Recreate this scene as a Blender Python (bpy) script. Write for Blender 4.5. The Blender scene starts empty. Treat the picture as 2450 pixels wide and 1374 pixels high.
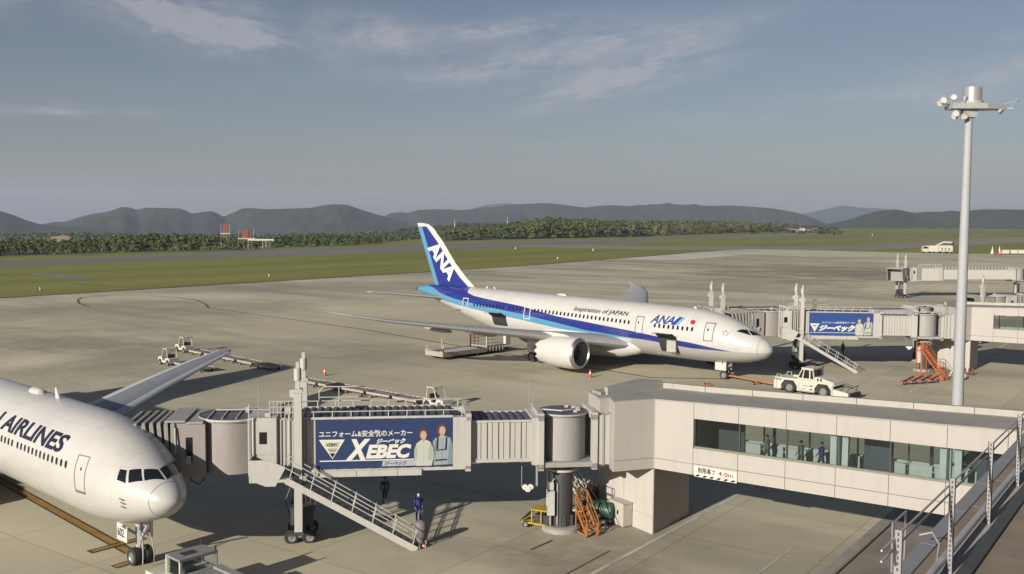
import bpy, bmesh, math, random
import numpy as np
from mathutils import Vector, Matrix, noise as mnoise
random.seed(7)
R = math.radians
SC = bpy.context.scene
COL = SC.collection

# ------------------------------------------------------------------ camera, sky, sun, exposure
CAM_F, CAM_PITCH, CAM_H, CAM_ROLL = 2371.33, .069917, 17.944, .0077295     # focal length in photo pixels (2450 wide), radians, metres
cam = bpy.data.cameras.new('camera'); camo = bpy.data.objects.new('camera', cam); COL.objects.link(camo)
cam.sensor_width = 36.0; cam.lens = CAM_F/2450*36.0; cam.clip_start = .3; cam.clip_end = 60000
_c, _s, _cr, _sr = math.cos(CAM_PITCH), math.sin(CAM_PITCH), math.cos(CAM_ROLL), math.sin(CAM_ROLL)
_right = Vector((1, 0, 0)); _up = Vector((0, _s, _c)); _back = Vector((0, -_c, _s))
_r2 = _right*_cr+_up*_sr; _u2 = -_right*_sr+_up*_cr
M = Matrix((_r2, _u2, _back)).transposed().to_4x4(); M.translation = (0, 0, CAM_H)
camo.matrix_world = M; SC.camera = camo
SUN_AZ, SUN_EL = 52.0, 19.5            # direction the light travels towards (deg from +X), elevation
world = bpy.data.worlds.new('World'); SC.world = world; world.use_nodes = True
nt = world.node_tree; nt.nodes.clear()
_out = nt.nodes.new('ShaderNodeOutputWorld'); _bg = nt.nodes.new('ShaderNodeBackground')
_sky = nt.nodes.new('ShaderNodeTexSky'); _sky.sky_type = 'NISHITA'; _sky.sun_disc = False
_sky.sun_elevation = R(SUN_EL); _sky.sun_rotation = R(90-(SUN_AZ+180)); _sky.altitude = 330
_sky.air_density = 1.0; _sky.dust_density = 1.2; _sky.ozone_density = 1.2
_bg.inputs['Strength'].default_value = .05
# thin cirrus: noise on the plane of a high cloud layer, seen along each direction
_tc = nt.nodes.new('ShaderNodeTexCoord'); _sep = nt.nodes.new('ShaderNodeSeparateXYZ'); nt.links.new(_tc.outputs['Generated'], _sep.inputs[0])
def _m(op, a, b=None, c=None):
    n = nt.nodes.new('ShaderNodeMath'); n.operation = op
    for i, v in enumerate((a, b, c)):
        if v is None: continue
        if isinstance(v, (int, float)): n.inputs[i].default_value = v
        else: nt.links.new(v, n.inputs[i])
    return n.outputs[0]
_den = _m('MAXIMUM', _m('ADD', _sep.outputs[2], .045), .03)
_px = _m('DIVIDE', _sep.outputs[0], _den); _py = _m('DIVIDE', _sep.outputs[1], _den)
_cmb = nt.nodes.new('ShaderNodeCombineXYZ'); nt.links.new(_px, _cmb.inputs[0]); nt.links.new(_py, _cmb.inputs[1])
def _cloud(rot, sc, scale, seed, detail, lo, hi, rough=.6):
    mp = nt.nodes.new('ShaderNodeMapping'); mp.inputs['Rotation'].default_value = (0, 0, R(rot)); mp.inputs['Scale'].default_value = sc
    mp.inputs['Location'].default_value = (seed, seed*.7, 0); nt.links.new(_cmb.outputs[0], mp.inputs[0])
    n = nt.nodes.new('ShaderNodeTexNoise'); n.inputs['Scale'].default_value = scale; n.inputs['Detail'].default_value = detail; n.inputs['Roughness'].default_value = rough
    n.inputs['Distortion'].default_value = .35
    nt.links.new(mp.outputs[0], n.inputs['Vector'])
    r = nt.nodes.new('ShaderNodeMapRange'); r.interpolation_type = 'SMOOTHSTEP'; r.inputs[1].default_value = lo; r.inputs[2].default_value = hi; nt.links.new(n.outputs[0], r.inputs[0])
    return r.outputs[0]
_c1 = _cloud(20, (.30, .9, 1), .85, 3.1, 7, .46, .78)
_c2 = _cloud(-10, (.35, 1.2, 1), 2.2, 8.4, 8, .42, .80)
_cl = _m('ADD', _m('MULTIPLY', _c1, .05), _m('MULTIPLY', _m('MULTIPLY', _c1, _c2), .12))
# the long cirrus banks: soft bands in azimuth and elevation (degrees), broken up by fibrous noise
_azd = _m('MULTIPLY', _m('ARCTAN2', _sep.outputs[0], _sep.outputs[1]), 57.2958); _eld = _m('MULTIPLY', _m('ARCSINE', _sep.outputs[2]), 57.2958)
def _band(az, el, tilt, ln, wd, amt, seed, fib=3.0):
    c_, s_ = math.cos(R(tilt)), math.sin(R(tilt)); dx = _m('SUBTRACT', _azd, az); dy = _m('SUBTRACT', _eld, el)
    x = _m('ADD', _m('MULTIPLY', dx, c_), _m('MULTIPLY', dy, s_)); y = _m('SUBTRACT', _m('MULTIPLY', dy, c_), _m('MULTIPLY', dx, s_))
    cb_ = nt.nodes.new('ShaderNodeCombineXYZ'); nt.links.new(_m('MULTIPLY', x, .16), cb_.inputs[0]); nt.links.new(_m('MULTIPLY', y, .16*fib), cb_.inputs[1]); cb_.inputs[2].default_value = seed
    n = nt.nodes.new('ShaderNodeTexNoise'); n.inputs['Scale'].default_value = 1.0; n.inputs['Detail'].default_value = 8; n.inputs['Roughness'].default_value = .62; n.inputs['Distortion'].default_value = .5; nt.links.new(cb_.outputs[0], n.inputs['Vector'])
    yy = _m('ADD', y, _m('MULTIPLY', _m('SUBTRACT', n.outputs[0], .5), wd*2.2))
    g_ = _m('EXPONENT', _m('MULTIPLY', _m('ADD', _m('POWER', _m('ABSOLUTE', _m('DIVIDE', x, ln)), 2.0), _m('POWER', _m('ABSOLUTE', _m('DIVIDE', yy, wd)), 2.0)), -1.0))
    r = nt.nodes.new('ShaderNodeMapRange'); r.interpolation_type = 'SMOOTHSTEP'; r.inputs[1].default_value = .34; r.inputs[2].default_value = .66; nt.links.new(n.outputs[0], r.inputs[0])
    cb2 = nt.nodes.new('ShaderNodeCombineXYZ'); nt.links.new(_m('MULTIPLY', x, .45), cb2.inputs[0]); nt.links.new(_m('MULTIPLY', y, .45*fib), cb2.inputs[1]); cb2.inputs[2].default_value = seed+50
    n2 = nt.nodes.new('ShaderNodeTexNoise'); n2.inputs['Scale'].default_value = 1.6; n2.inputs['Detail'].default_value = 9; n2.inputs['Roughness'].default_value = .66; n2.inputs['Distortion'].default_value = .7; nt.links.new(cb2.outputs[0], n2.inputs['Vector'])
    r2 = nt.nodes.new('ShaderNodeMapRange'); r2.inputs[1].default_value = .34; r2.inputs[2].default_value = .66; r2.inputs[3].default_value = .35; r2.inputs[4].default_value = 1.25; nt.links.new(n2.outputs[0], r2.inputs[0])
    return _m('MULTIPLY', _m('MULTIPLY', _m('MULTIPLY', g_, r.outputs[0]), r2.outputs[0]), amt)
for q in ((-21, 11.2, -8, 10, 1.3, .75, 1.2, 3), (-16, 9.8, -10, 5, .8, .8, 4.4, 3), (-8, 10.2, -5, 3.5, 1.0, .6, 9.3, 2.5), (3.5, 9.4, 10, 9, .9, .60, 12.7, 4), (6.5, 8.2, 14, 5.5, .9, .8, 15.1, 4), (0, 10.6, 6, 6, .6, .5, 21.5, 4), (-24, 5.4, 0, 4, .35, .4, 30.2, 5), (18, 6.2, 4, 8, .8, .35, 33.8, 4), (-38, 12, -6, 9, 1.5, .6, 41.0, 3), (33, 9, 8, 9, 1.4, .6, 44.0, 3)):
    _cl = _m('ADD', _cl, _band(*q))
_cl = _m('MINIMUM', _m('MULTIPLY', _cl, 1.5), .52)
_mx = nt.nodes.new('ShaderNodeMix'); _mx.data_type = 'RGBA'; nt.links.new(_cl, _mx.inputs[0])
_hs = nt.nodes.new('ShaderNodeHueSaturation'); _hs.inputs['Saturation'].default_value = .92; nt.links.new(_sky.outputs[0], _hs.inputs['Color'])
_tn = nt.nodes.new('ShaderNodeMix'); _tn.data_type = 'RGBA'; _tn.blend_type = 'MULTIPLY'; _tn.inputs[0].default_value = 1; _tn.inputs[7].default_value = (.775, .745, .80, 1); nt.links.new(_hs.outputs[0], _tn.inputs[6]); nt.links.new(_tn.outputs[2], _mx.inputs[6]); _mx.inputs[7].default_value = (6.9, 6.6, 6.9, 1)
nt.links.new(_mx.outputs[2], _bg.inputs[0]); nt.links.new(_bg.outputs[0], _out.inputs[0])
sun = bpy.data.lights.new('sun', 'SUN'); suno = bpy.data.objects.new('sun', sun); COL.objects.link(suno)
sun.energy = 5.0; sun.angle = R(.53); sun.color = (1.0, .93, .81)
suno.rotation_euler = Vector((math.cos(R(SUN_AZ))*math.cos(R(SUN_EL)), math.sin(R(SUN_AZ))*math.cos(R(SUN_EL)), -math.sin(R(SUN_EL)))).to_track_quat('-Z', 'Y').to_euler()
suno.location = (-60, -60, 90)
SC.view_settings.view_transform = 'Standard'; SC.view_settings.look = 'None'; SC.view_settings.exposure = 0.53; SC.view_settings.gamma = 1; SC.view_settings.use_curve_mapping = False
SC.render.engine = 'CYCLES'; SC.cycles.use_denoising = True; SC.cycles.max_bounces = 6; SC.cycles.volume_bounces = 1; SC.cycles.transparent_max_bounces = 8

# ------------------------------------------------------------------ measuring helpers: photo pixel -> place on the airfield
def ray(px, py):
    x = (px-1225)/CAM_F; v = -(py-687)/CAM_F
    xx = x*_cr-v*_sr; vv = x*_sr+v*_cr
    return (xx, _c+vv*_s, -_s+vv*_c)
def gp(px, py, z=0.0):
    r = ray(px, py); t = (z-CAM_H)/r[2]
    return Vector((r[0]*t, r[1]*t))
def at_dist(px, py, D):
    r = ray(px, py); t = D/math.hypot(r[0], r[1])
    return Vector((r[0]*t, r[1]*t, CAM_H+r[2]*t))

# ------------------------------------------------------------------ materials
MATS = {}
def mat(name, col, rough=.6, metal=0.0, var=.08, scale=3.0, bump=0.0, spec=.5, vary=None):
    """plain surface: base colour with a little noise in value, rougher where dirtier"""
    if name in MATS: return MATS[name]
    col = tuple(.76*q for q in col)
    m = bpy.data.materials.new(name); m.use_nodes = True; t = m.node_tree; b = t.nodes['Principled BSDF']
    b.inputs['Roughness'].default_value = rough; b.inputs['Metallic'].default_value = metal; b.inputs['Specular IOR Level'].default_value = spec
    if var > 0:
        tc = t.nodes.new('ShaderNodeTexCoord'); n = t.nodes.new('ShaderNodeTexNoise'); n.inputs['Scale'].default_value = scale; n.inputs['Detail'].default_value = 6
        t.links.new(tc.outputs['Object'], n.inputs['Vector'])
        r = t.nodes.new('ShaderNodeMapRange'); r.inputs[1].default_value = .3; r.inputs[2].default_value = .7; r.inputs[3].default_value = 1-var; r.inputs[4].default_value = 1+var
        t.links.new(n.outputs[0], r.inputs[0])
        mx = t.nodes.new('ShaderNodeVectorMath'); mx.operation = 'SCALE'; mx.inputs[0].default_value = col[:3]; t.links.new(r.outputs[0], mx.inputs['Scale'])
        t.links.new(mx.outputs[0], b.inputs['Base Color'])
        if bump:
            bp = t.nodes.new('ShaderNodeBump'); bp.inputs['Strength'].default_value = bump; bp.inputs['Distance'].default_value = .02
            t.links.new(n.outputs[0], bp.inputs['Height']); t.links.new(bp.outputs[0], b.inputs['Normal'])
    else: b.inputs['Base Color'].default_value = (*col[:3], 1)
    MATS[name] = m; return m
def streak_mat(name, col, rough=.6, amt=.16):
    """painted sheet with faint vertical rain streaks and patchy dirt"""
    k = NT(name); o, x = k.obj(); col = tuple(.76*q for q in col)
    st = k.noise(o, 2.4, 5, .65, (1, 1, .07)); pa = k.noise(o, .5, 4, .6); fi = k.noise(o, 9, 3, .6, (1, 1, .25))
    c = k.mix(k.mr(st, .50, .78, 0, amt*2.2), col, tuple(q*r for q, r in zip(col, (.62, .60, .55)))); c = k.mix(k.mr(pa, .4, .75, 0, amt), c, tuple(.75*q for q in col)); c = k.mix(k.mr(fi, .55, .8, 0, amt*.8), c, tuple(.7*q for q in col))
    return k.done(c, k.mr(pa, .3, .7, rough-.08, rough+.1), 0, (pa, .06, .03), .4)
class NT:
    """small helper for building shader graphs"""
    def __init__(s, name):
        s.m = bpy.data.materials.new(name); s.m.use_nodes = True; s.t = s.m.node_tree; s.b = s.t.nodes['Principled BSDF']; MATS[name] = s.m
    def n(s, typ, **kw):
        x = s.t.nodes.new(typ)
        for k, v in kw.items(): setattr(x, k, v)
        return x
    def put(s, v, sock):
        if isinstance(v, (int, float)): sock.default_value = v
        elif isinstance(v, (tuple, list)): sock.default_value = (*v[:3], 1) if len(sock.default_value) == 4 else v[:3]
        else: s.t.links.new(v, sock)
    def math(s, op, a, b=None, c=None):
        x = s.n('ShaderNodeMath', operation=op)
        for i, v in enumerate((a, b, c)):
            if v is not None: s.put(v, x.inputs[i])
        return x.outputs[0]
    def obj(s):
        tc = s.n('ShaderNodeTexCoord'); sp = s.n('ShaderNodeSeparateXYZ'); s.t.links.new(tc.outputs['Object'], sp.inputs[0])
        return tc.outputs['Object'], sp.outputs
    def noise(s, vec, scale, detail=5, rough=.55, stretch=None, rot=0, dist=0):
        if stretch:
            mp = s.n('ShaderNodeMapping', vector_type='TEXTURE'); mp.inputs['Scale'].default_value = tuple(1/q for q in stretch); mp.inputs['Rotation'].default_value = (0, 0, rot); s.t.links.new(vec, mp.inputs[0]); vec = mp.outputs[0]
        x = s.n('ShaderNodeTexNoise'); x.inputs['Scale'].default_value = scale; x.inputs['Detail'].default_value = detail; x.inputs['Roughness'].default_value = rough; x.inputs['Distortion'].default_value = dist
        s.t.links.new(vec, x.inputs['Vector']); return x.outputs[0]
    def mr(s, v, a, b, c=0., d=1., smooth=False):
        x = s.n('ShaderNodeMapRange'); x.interpolation_type = 'SMOOTHSTEP' if smooth else 'LINEAR'
        s.put(v, x.inputs[0])
        for i, q in enumerate((a, b, c, d)): x.inputs[i+1].default_value = q
        return x.outputs[0]
    def mix(s, f, a, b, mode='MIX'):
        x = s.n('ShaderNodeMix', data_type='RGBA', blend_type=mode); s.put(f, x.inputs[0]); s.put(a, x.inputs[6]); s.put(b, x.inputs[7]); return x.outputs[2]
    def curve(s, v, pts, lo, hi, zlo, zhi):
        """piecewise linear function through pts"""
        x = s.n('ShaderNodeFloatCurve'); c = x.mapping.curves[0]; x.mapping.use_clip = True
        P = [((a-lo)/(hi-lo), (b-zlo)/(zhi-zlo)) for a, b in pts]
        while len(c.points) < len(P): c.points.new(.5, .5)
        for p, q in zip(c.points, sorted(P)): p.location = q; p.handle_type = 'VECTOR'
        x.mapping.update(); s.put(s.mr(v, lo, hi), x.inputs['Value'])
        return s.mr(x.outputs[0], 0, 1, zlo, zhi)
    def done(s, col, rough=.5, metal=0., bump=None, spec=.5):
        s.put(col, s.b.inputs['Base Color']); s.put(rough, s.b.inputs['Roughness']); s.put(metal, s.b.inputs['Metallic']); s.b.inputs['Specular IOR Level'].default_value = spec
        if bump is not None:
            bp = s.n('ShaderNodeBump'); bp.inputs['Strength'].default_value = bump[1]; bp.inputs['Distance'].default_value = bump[2]; s.t.links.new(bump[0], bp.inputs['Height']); s.t.links.new(bp.outputs[0], s.b.inputs['Normal'])
        return s.m

# ------------------------------------------------------------------ mesh builder and object helpers
class MB:
    def __init__(s): s.v = []; s.f = []; s.m = []; s.sm = []
    def add(s, vs, fs, mi=0, smooth=False):
        o = len(s.v); s.v += [tuple(p) for p in vs]
        for f in fs: s.f.append([i+o for i in f]); s.m.append(mi); s.sm.append(smooth)
        return s
    def face(s, pts, mi=0): return s.add(pts, [list(range(len(pts)))], mi)
    def box(s, c, d, mi=0, rz=0, T=None):
        x, y, z = d[0]/2, d[1]/2, d[2]/2; ca, sa = math.cos(rz), math.sin(rz)
        vs = []
        for a, b, e in ((-x, -y, -z), (x, -y, -z), (x, y, -z), (-x, y, -z), (-x, -y, z), (x, -y, z), (x, y, z), (-x, y, z)):
            p = Vector((c[0]+a*ca-b*sa, c[1]+a*sa+b*ca, c[2]+e)); vs.append(T @ p if T else p)
        return s.add(vs, [(0, 3, 2, 1), (4, 5, 6, 7), (0, 1, 5, 4), (1, 2, 6, 5), (2, 3, 7, 6), (3, 0, 4, 7)], mi)
    def bx(s, x0, x1, y0, y1, z0, z1, mi=0): return s.box(((x0+x1)/2, (y0+y1)/2, (z0+z1)/2), (abs(x1-x0), abs(y1-y0), abs(z1-z0)), mi)
    def prism(s, poly, z0, z1, mi=0, top=None):
        """vertical extrusion of a plan polygon (counter-clockwise); top may give a per-corner height"""
        n = len(poly); zt = top if top else [z1]*n
        zb = z0 if isinstance(z0, (list, tuple)) else [z0]*n
        vs = [(p[0], p[1], b) for p, b in zip(poly, zb)]+[(p[0], p[1], z) for p, z in zip(poly, zt)]
        fs = [list(range(n))[::-1], list(range(n, 2*n))]+[(i, (i+1) % n, n+(i+1) % n, n+i) for i in range(n)]
        return s.add(vs, fs, mi)
    def profile(s, poly, y0, y1, mi=0):
        """side outline (x,z) extruded across y"""
        n = len(poly); vs = [(p[0], y0, p[1]) for p in poly]+[(p[0], y1, p[1]) for p in poly]
        fs = [list(range(n)), list(range(n, 2*n))[::-1]]+[(i, n+i, n+(i+1) % n, (i+1) % n) for i in range(n)]
        return s.add(vs, fs, mi)
    def _frame(s, d):
        d = Vector(d).normalized(); a = Vector((0, 0, 1)) if abs(d.z) < .95 else Vector((1, 0, 0))
        x = d.cross(a).normalized(); return x, x.cross(d).normalized()
    def beam(s, p, q, w, h=None, mi=0):
        p, q = Vector(p), Vector(q); x, y = s._frame(q-p); h = w if h is None else h; x = x*w/2; y = y*h/2
        vs = [p-x-y, p+x-y, p+x+y, p-x+y, q-x-y, q+x-y, q+x+y, q-x+y]
        return s.add(vs, [(0, 3, 2, 1), (4, 5, 6, 7), (0, 1, 5, 4), (1, 2, 6, 5), (2, 3, 7, 6), (3, 0, 4, 7)], mi)
    def tube(s, pts, r, n=8, mi=0, caps=True):
        pts = [Vector(p) for p in pts]; rings = []
        for i, p in enumerate(pts):
            d = (pts[min(i+1, len(pts)-1)]-pts[max(i-1, 0)]); x, y = s._frame(d)
            rr = r[i] if isinstance(r, (list, tuple)) else r
            rings.append([p+(x*math.cos(2*math.pi*k/n)+y*math.sin(2*math.pi*k/n))*rr for k in range(n)])
        vs = [v for g in rings for v in g]; fs = []
        for i in range(len(pts)-1):
            for k in range(n): fs.append((i*n+k, i*n+(k+1) % n, (i+1)*n+(k+1) % n, (i+1)*n+k))
        s.add(vs, fs, mi, True)
        if caps: s.add(rings[0], [list(range(n))[::-1]], mi); s.add(rings[-1], [list(range(n))], mi)
        return s
    def cyl(s, p, q, r, n=16, mi=0, r1=None, caps=True):
        p, q = Vector(p), Vector(q); x, y = s._frame(q-p); r1 = r if r1 is None else r1
        a = [p+(x*math.cos(2*math.pi*k/n)+y*math.sin(2*math.pi*k/n))*r for k in range(n)]; b = [q+(x*math.cos(2*math.pi*k/n)+y*math.sin(2*math.pi*k/n))*r1 for k in range(n)]
        s.add(a+b, [(k, (k+1) % n, n+(k+1) % n, n+k) for k in range(n)], mi, True)
        if caps: s.add(a, [list(range(n))[::-1]], mi); s.add(b, [list(range(n))], mi)
        return s
    def lathe(s, prof, o, ax, n=32, mi=0, mis=None):
        """profile of (distance along axis, radius) turned about axis ax through o"""
        o, ax = Vector(o), Vector(ax).normalized(); x, y = s._frame(ax); vs = []; 
        for d, r in prof:
            for k in range(n): vs.append(o+ax*d+(x*math.cos(2*math.pi*k/n)+y*math.sin(2*math.pi*k/n))*r)
        b = len(s.v); s.v += [tuple(p) for p in vs]
        for i in range(len(prof)-1):
            for k in range(n): s.f.append([b+i*n+k, b+i*n+(k+1) % n, b+(i+1)*n+(k+1) % n, b+(i+1)*n+k]); s.m.append(mis[i] if mis else mi); s.sm.append(True)
        return s
    def grid(s, P, mi=0, closed=False, smooth=True):
        a, b = len(P), len(P[0]); vs = [p for row in P for p in row]; fs = []
        for i in range(a-1):
            for j in range(b if closed else b-1): fs.append((i*b+j, i*b+(j+1) % b, (i+1)*b+(j+1) % b, (i+1)*b+j))
        return s.add(vs, fs, mi, smooth)
    def mesh(s, name, mats, angle=35):
        me = bpy.data.meshes.new(name); me.from_pydata(s.v, [], s.f)
        for m in (mats if isinstance(mats, (list, tuple)) else [mats]): me.materials.append(m)
        me.polygons.foreach_set('material_index', s.m); me.polygons.foreach_set('use_smooth', s.sm); me.update()
        if any(s.sm): me.set_sharp_from_angle(angle=R(angle))
        return me
    def build(s, name, mats, parent=None, angle=35, **kw): return link(name, s.mesh(name, mats, angle), parent, **kw)
def link(name, data, parent=None, loc=(0, 0, 0), rz=0, rot=None, label=None, kind=None):
    o = bpy.data.objects.new(name, data); COL.objects.link(o)
    if parent is not None: o.parent = parent
    o.location = loc; o.rotation_euler = rot if rot else (0, 0, rz)
    if label: o['label'] = label
    if kind: o['kind'] = kind
    return o
def tag(o, label, cat, group=None):
    o['label'] = label; o['category'] = cat
    if group: o['group'] = group
    return o
def thing(name, label, cat, loc=(0, 0, 0), rz=0, group=None):
    o = bpy.data.objects.new(name, None); COL.objects.link(o); o.empty_display_size = .3
    if len(loc) == 2: loc = (loc[0], loc[1], 0)
    o.location = loc; o.rotation_euler = (0, 0, rz); return tag(o, label, cat, group)
def copy_thing(root, loc, rz, label=None):
    r = root.copy(); COL.objects.link(r); r.location = loc if len(loc) == 3 else (loc[0], loc[1], 0); r.rotation_euler = (0, 0, rz)
    if label: r['label'] = label
    for ch in list(root.children):
        c = ch.copy(); COL.objects.link(c); c.parent = r
        for g in list(ch.children):
            d = g.copy(); COL.objects.link(d); d.parent = c
    return r
def setting(name, mb, mats, kind='structure', **kw): return mb.build(name, mats, kind=kind, **kw)
def text_mesh(body, size=1.0, shear=0.0, bold=0.0, sx=1.0, spacing=1.0, align='LEFT'):
    """lettering as a flat mesh; returns vertices (x,y) and faces, scaled so capitals are `size` high"""
    c = bpy.data.curves.new('lettering', 'FONT'); c.body = body; c.size = size/.72; c.shear = shear; c.offset = bold; c.space_character = spacing; c.align_x = align; c.resolution_u = 3
    o = bpy.data.objects.new('lettering', c); COL.objects.link(o); dg = bpy.context.evaluated_depsgraph_get()
    me = bpy.data.meshes.new_from_object(o.evaluated_get(dg)); bpy.data.objects.remove(o); bpy.data.curves.remove(c)
    me.transform(Matrix.Diagonal((sx, 1, 1, 1)))
    return me
def cut_mesh(me, dx=None, dy=None):
    bm = bmesh.new(); bm.from_mesh(me)
    for ax, d in ((0, dx), (1, dy)):
        if not d: continue
        lo = min(v.co[ax] for v in bm.verts); hi = max(v.co[ax] for v in bm.verts); k = lo+d
        while k < hi:
            co = [0, 0, 0]; co[ax] = k; no = [0, 0, 0]; no[ax] = 1
            bmesh.ops.bisect_plane(bm, geom=bm.verts[:]+bm.edges[:]+bm.faces[:], plane_co=co, plane_no=no); k += d
    bm.to_mesh(me); bm.free(); return me
def lettering(name, me, f, material, parent):
    """place a flat text mesh through the mapping f(x,y)->point"""
    for v in me.vertices: v.co = f(v.co.x, v.co.y)
    me.materials.clear(); me.materials.append(material); me.update()
    return link(name, me, parent)
# ------------------------------------------------------------------ the airfield: ground, pavement, markings
UA, VA = R(-35.5), R(54.5)                       # across / along the terminal
U = Vector((math.cos(UA), math.sin(UA))); V = Vector((math.cos(VA), math.sin(VA)))
def concrete_mat():
    k = NT('apron_concrete'); o, x = k.obj()
    big = k.noise(o, .018, 4, .5, (1, .35, 1), VA); mid = k.noise(o, .11, 6, .6, (1, .5, 1), VA); fine = k.noise(o, 2.2, 4, .6)
    stain = k.mr(k.noise(o, .035, 5, .62, (1.0, .22, 1), VA, .6), .47, .70, 0, 1, True)
    band = k.mr(k.noise(o, .017, 5, .62, (.5, 1, 1), R(-8), .8), .46, .63, 0, 1, True)
    drip = k.mr(k.noise(o, .55, 5, .7), .66, .82, 0, .35, True)
    base = k.mix(k.mr(big, .36, .64), (0.415, 0.374, 0.266), (0.513, 0.472, 0.347))
    base = k.mix(k.mr(mid, .35, .65, 0, .5), base, (0.476, 0.432, 0.322))
    base = k.mix(k.math('MULTIPLY', stain, .8), base, (0.217, 0.202, 0.162))
    base = k.mix(k.math('MULTIPLY', band, .66), base, (0.233, 0.216, 0.168))
    base = k.mix(drip, base, (0.281, 0.253, 0.181))
    base = k.mix(k.mr(fine, .3, .7, 0, .18), base, (0.313, 0.285, 0.214))
    # oily ground where machines stand: round the bridge column, under the noses, by the service stairs
    for cx, cy, rad, am in ((4.5, 53.0, 7.5, .62), (3.0, 47.5, 5.0, .35), (24, 101, 9.0, .40), (-5.0, 50.5, 4.5, .30), (45, 108, 9.0, .45), (-20, 45, 6.0, .3), (12, 42, 5.0, .4), (-48, 112, 14.0, .4), (70, 170, 26.0, .4), (112, 345, 62.0, .85), (78, 300, 40.0, .5), (-62, 138, 20.0, .6), (-84, 182, 24.0, .4), (-30, 260, 40.0, .35), (20, 190, 24.0, .3)):
        vm = k.n('ShaderNodeVectorMath', operation='DISTANCE'); k.t.links.new(o, vm.inputs[0]); vm.inputs[1].default_value = (cx, cy, 0)
        bl = k.mr(k.math('ADD', vm.outputs['Value'], k.math('MULTIPLY', k.math('SUBTRACT', mid, .5), rad*2.6)), rad*1.25, rad*.15, 0, am, True)
        base = k.mix(k.math('MULTIPLY', bl, k.mr(k.noise(o, .8, 4, .65), .3, .6, .45, 1)), base, (.165, .145, .115))
    # slab joints every 7.5 m along the terminal frame, darkened by dirt, plus slab-to-slab tone
    mp = k.n('ShaderNodeMapping'); mp.inputs['Rotation'].default_value = (0, 0, -UA); mp.inputs['Location'].default_value = (1.3, 2.1, 0); k.t.links.new(o, mp.inputs[0])
    br = k.n('ShaderNodeTexBrick'); br.offset = 0.0; br.inputs['Scale'].default_value = 1.0; br.inputs['Brick Width'].default_value = 7.5; br.inputs['Row Height'].default_value = 7.5
    br.inputs['Mortar Size'].default_value = .045; br.inputs['Mortar Smooth'].default_value = .3; br.inputs['Bias'].default_value = 0
    br.inputs['Color1'].default_value = (.92, .92, .92, 1); br.inputs['Color2'].default_value = (1.06, 1.06, 1.05, 1); br.inputs['Mortar'].default_value = (.70, .68, .64, 1)
    k.t.links.new(mp.outputs[0], br.inputs['Vector'])
    base = k.mix(.95, base, br.outputs['Color'], 'MULTIPLY')
    return k.done(base, k.mr(mid, .3, .7, .75, .9), 0, (fine, .15, .01), .3)
def asphalt_mat(name, c0, c1):
    k = NT(name); o, x = k.obj()
    b = k.mix(k.mr(k.noise(o, .012, 5, .6, (1, .12, 1), UA), .35, .65), c0, c1)
    b = k.mix(k.mr(k.noise(o, .12, 4, .6, (1, .06, 1), UA), .45, .75, 0, .5), b, tuple(.6*q for q in c0))
    return k.done(b, .85, 0, None, .3)
def grass_mat():
    k = NT('mown_grass'); o, x = k.obj()
    g = k.mix(k.mr(k.noise(o, .01, 4, .6, (1, .18, 1), UA), .38, .62), (0.176, 0.186, 0.046), (0.224, 0.216, 0.068))
    g = k.mix(k.mr(k.noise(o, .05, 6, .7, (1, .10, 1), UA), .42, .64, 0, .95), g, (0.143, 0.159, 0.041))
    g = k.mix(k.mr(k.noise(o, .024, 5, .65, (1, .06, 1), UA), .52, .66, 0, .8), g, (0.233, 0.216, 0.092))
    g = k.mix(k.mr(k.noise(o, .9, 3, .6), .3, .7, 0, .3), g, (0.114, 0.133, 0.031))
    return k.done(g, .95, 0, None, .1)
M_CONC = concrete_mat(); M_GRASS = grass_mat()
M_ASPH = asphalt_mat('runway_asphalt', (0.141, 0.130, 0.115), (0.185, 0.170, 0.148)); M_TAXI = asphalt_mat('taxiway_asphalt', (0.185, 0.174, 0.144), (0.229, 0.215, 0.174))
M_LINE_W = mat('white_line_paint', (.50, .47, .40), .8, var=.3, scale=.8); M_LINE_Y = mat('yellow_line_paint', (.36, .20, .045), .8, var=.25, scale=.7)
M_LINE_D = mat('dark_line_border', (.06, .054, .048), .85, var=.25, scale=.7); M_LINE_F = mat('faded_line_paint', (.125, .105, .075), .85, var=.3, scale=.5)
M_PALE = mat('new_concrete', (.60, .565, .49), .85, var=.1, scale=.1); M_KERB = mat('kerb_stone', (.24, .23, .21), .85, var=.15, scale=1.5); M_PAVE = mat('service_road_asphalt', (.30, .285, .25), .88, var=.15, scale=.6)
def plateau_edge(az):
    """distance at which the airfield's plateau ends, by compass direction from the terminal"""
    px = 1225+CAM_F*math.tan(az) if abs(az) < 1.2 else (9999 if az > 0 else -9999)
    return float(np.interp(px, [-3000, -700, 0, 620, 910, 1060, 1330, 1560, 1900, 2000, 2600, 5000], [420, 400, 470, 560, 680, 900, 1000, 1130, 1500, 2300, 2900, 3000]))
az = [R(a) for a in (-180, -150, -120, -90, -70, -55, -45)]+[R(-38+i*.8) for i in range(96)]+[R(a) for a in (45, 55, 70, 90, 120, 150)]
g = MB(); n = len(az); rows_ = []
for fr in (0.0, .3, .7, 1.0):
    rows_.append([(math.sin(a)*plateau_edge(a)*fr, math.cos(a)*plateau_edge(a)*fr, 0) for a in az])
for ex, z in ((60, -5), (200, -22), (600, -60), (1500, -120), (4000, -150), (21000, -160)):
    rows_.append([(math.sin(a)*(plateau_edge(a)+ex), math.cos(a)*(plateau_edge(a)+ex), z) for a in az])
g.grid(rows_[1:], closed=True, smooth=False); g.add([(0, 0, 0)]+rows_[1], [(0, (i+1) % n+1, i+1) for i in range(n)])
M_FAR = mat('valley_scrub', (.075, .082, .035), 1, var=.3, scale=.01)
g.m = [1 if min(g.v[k][2] for k in f) < -1 else 0 for f in g.f]
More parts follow.
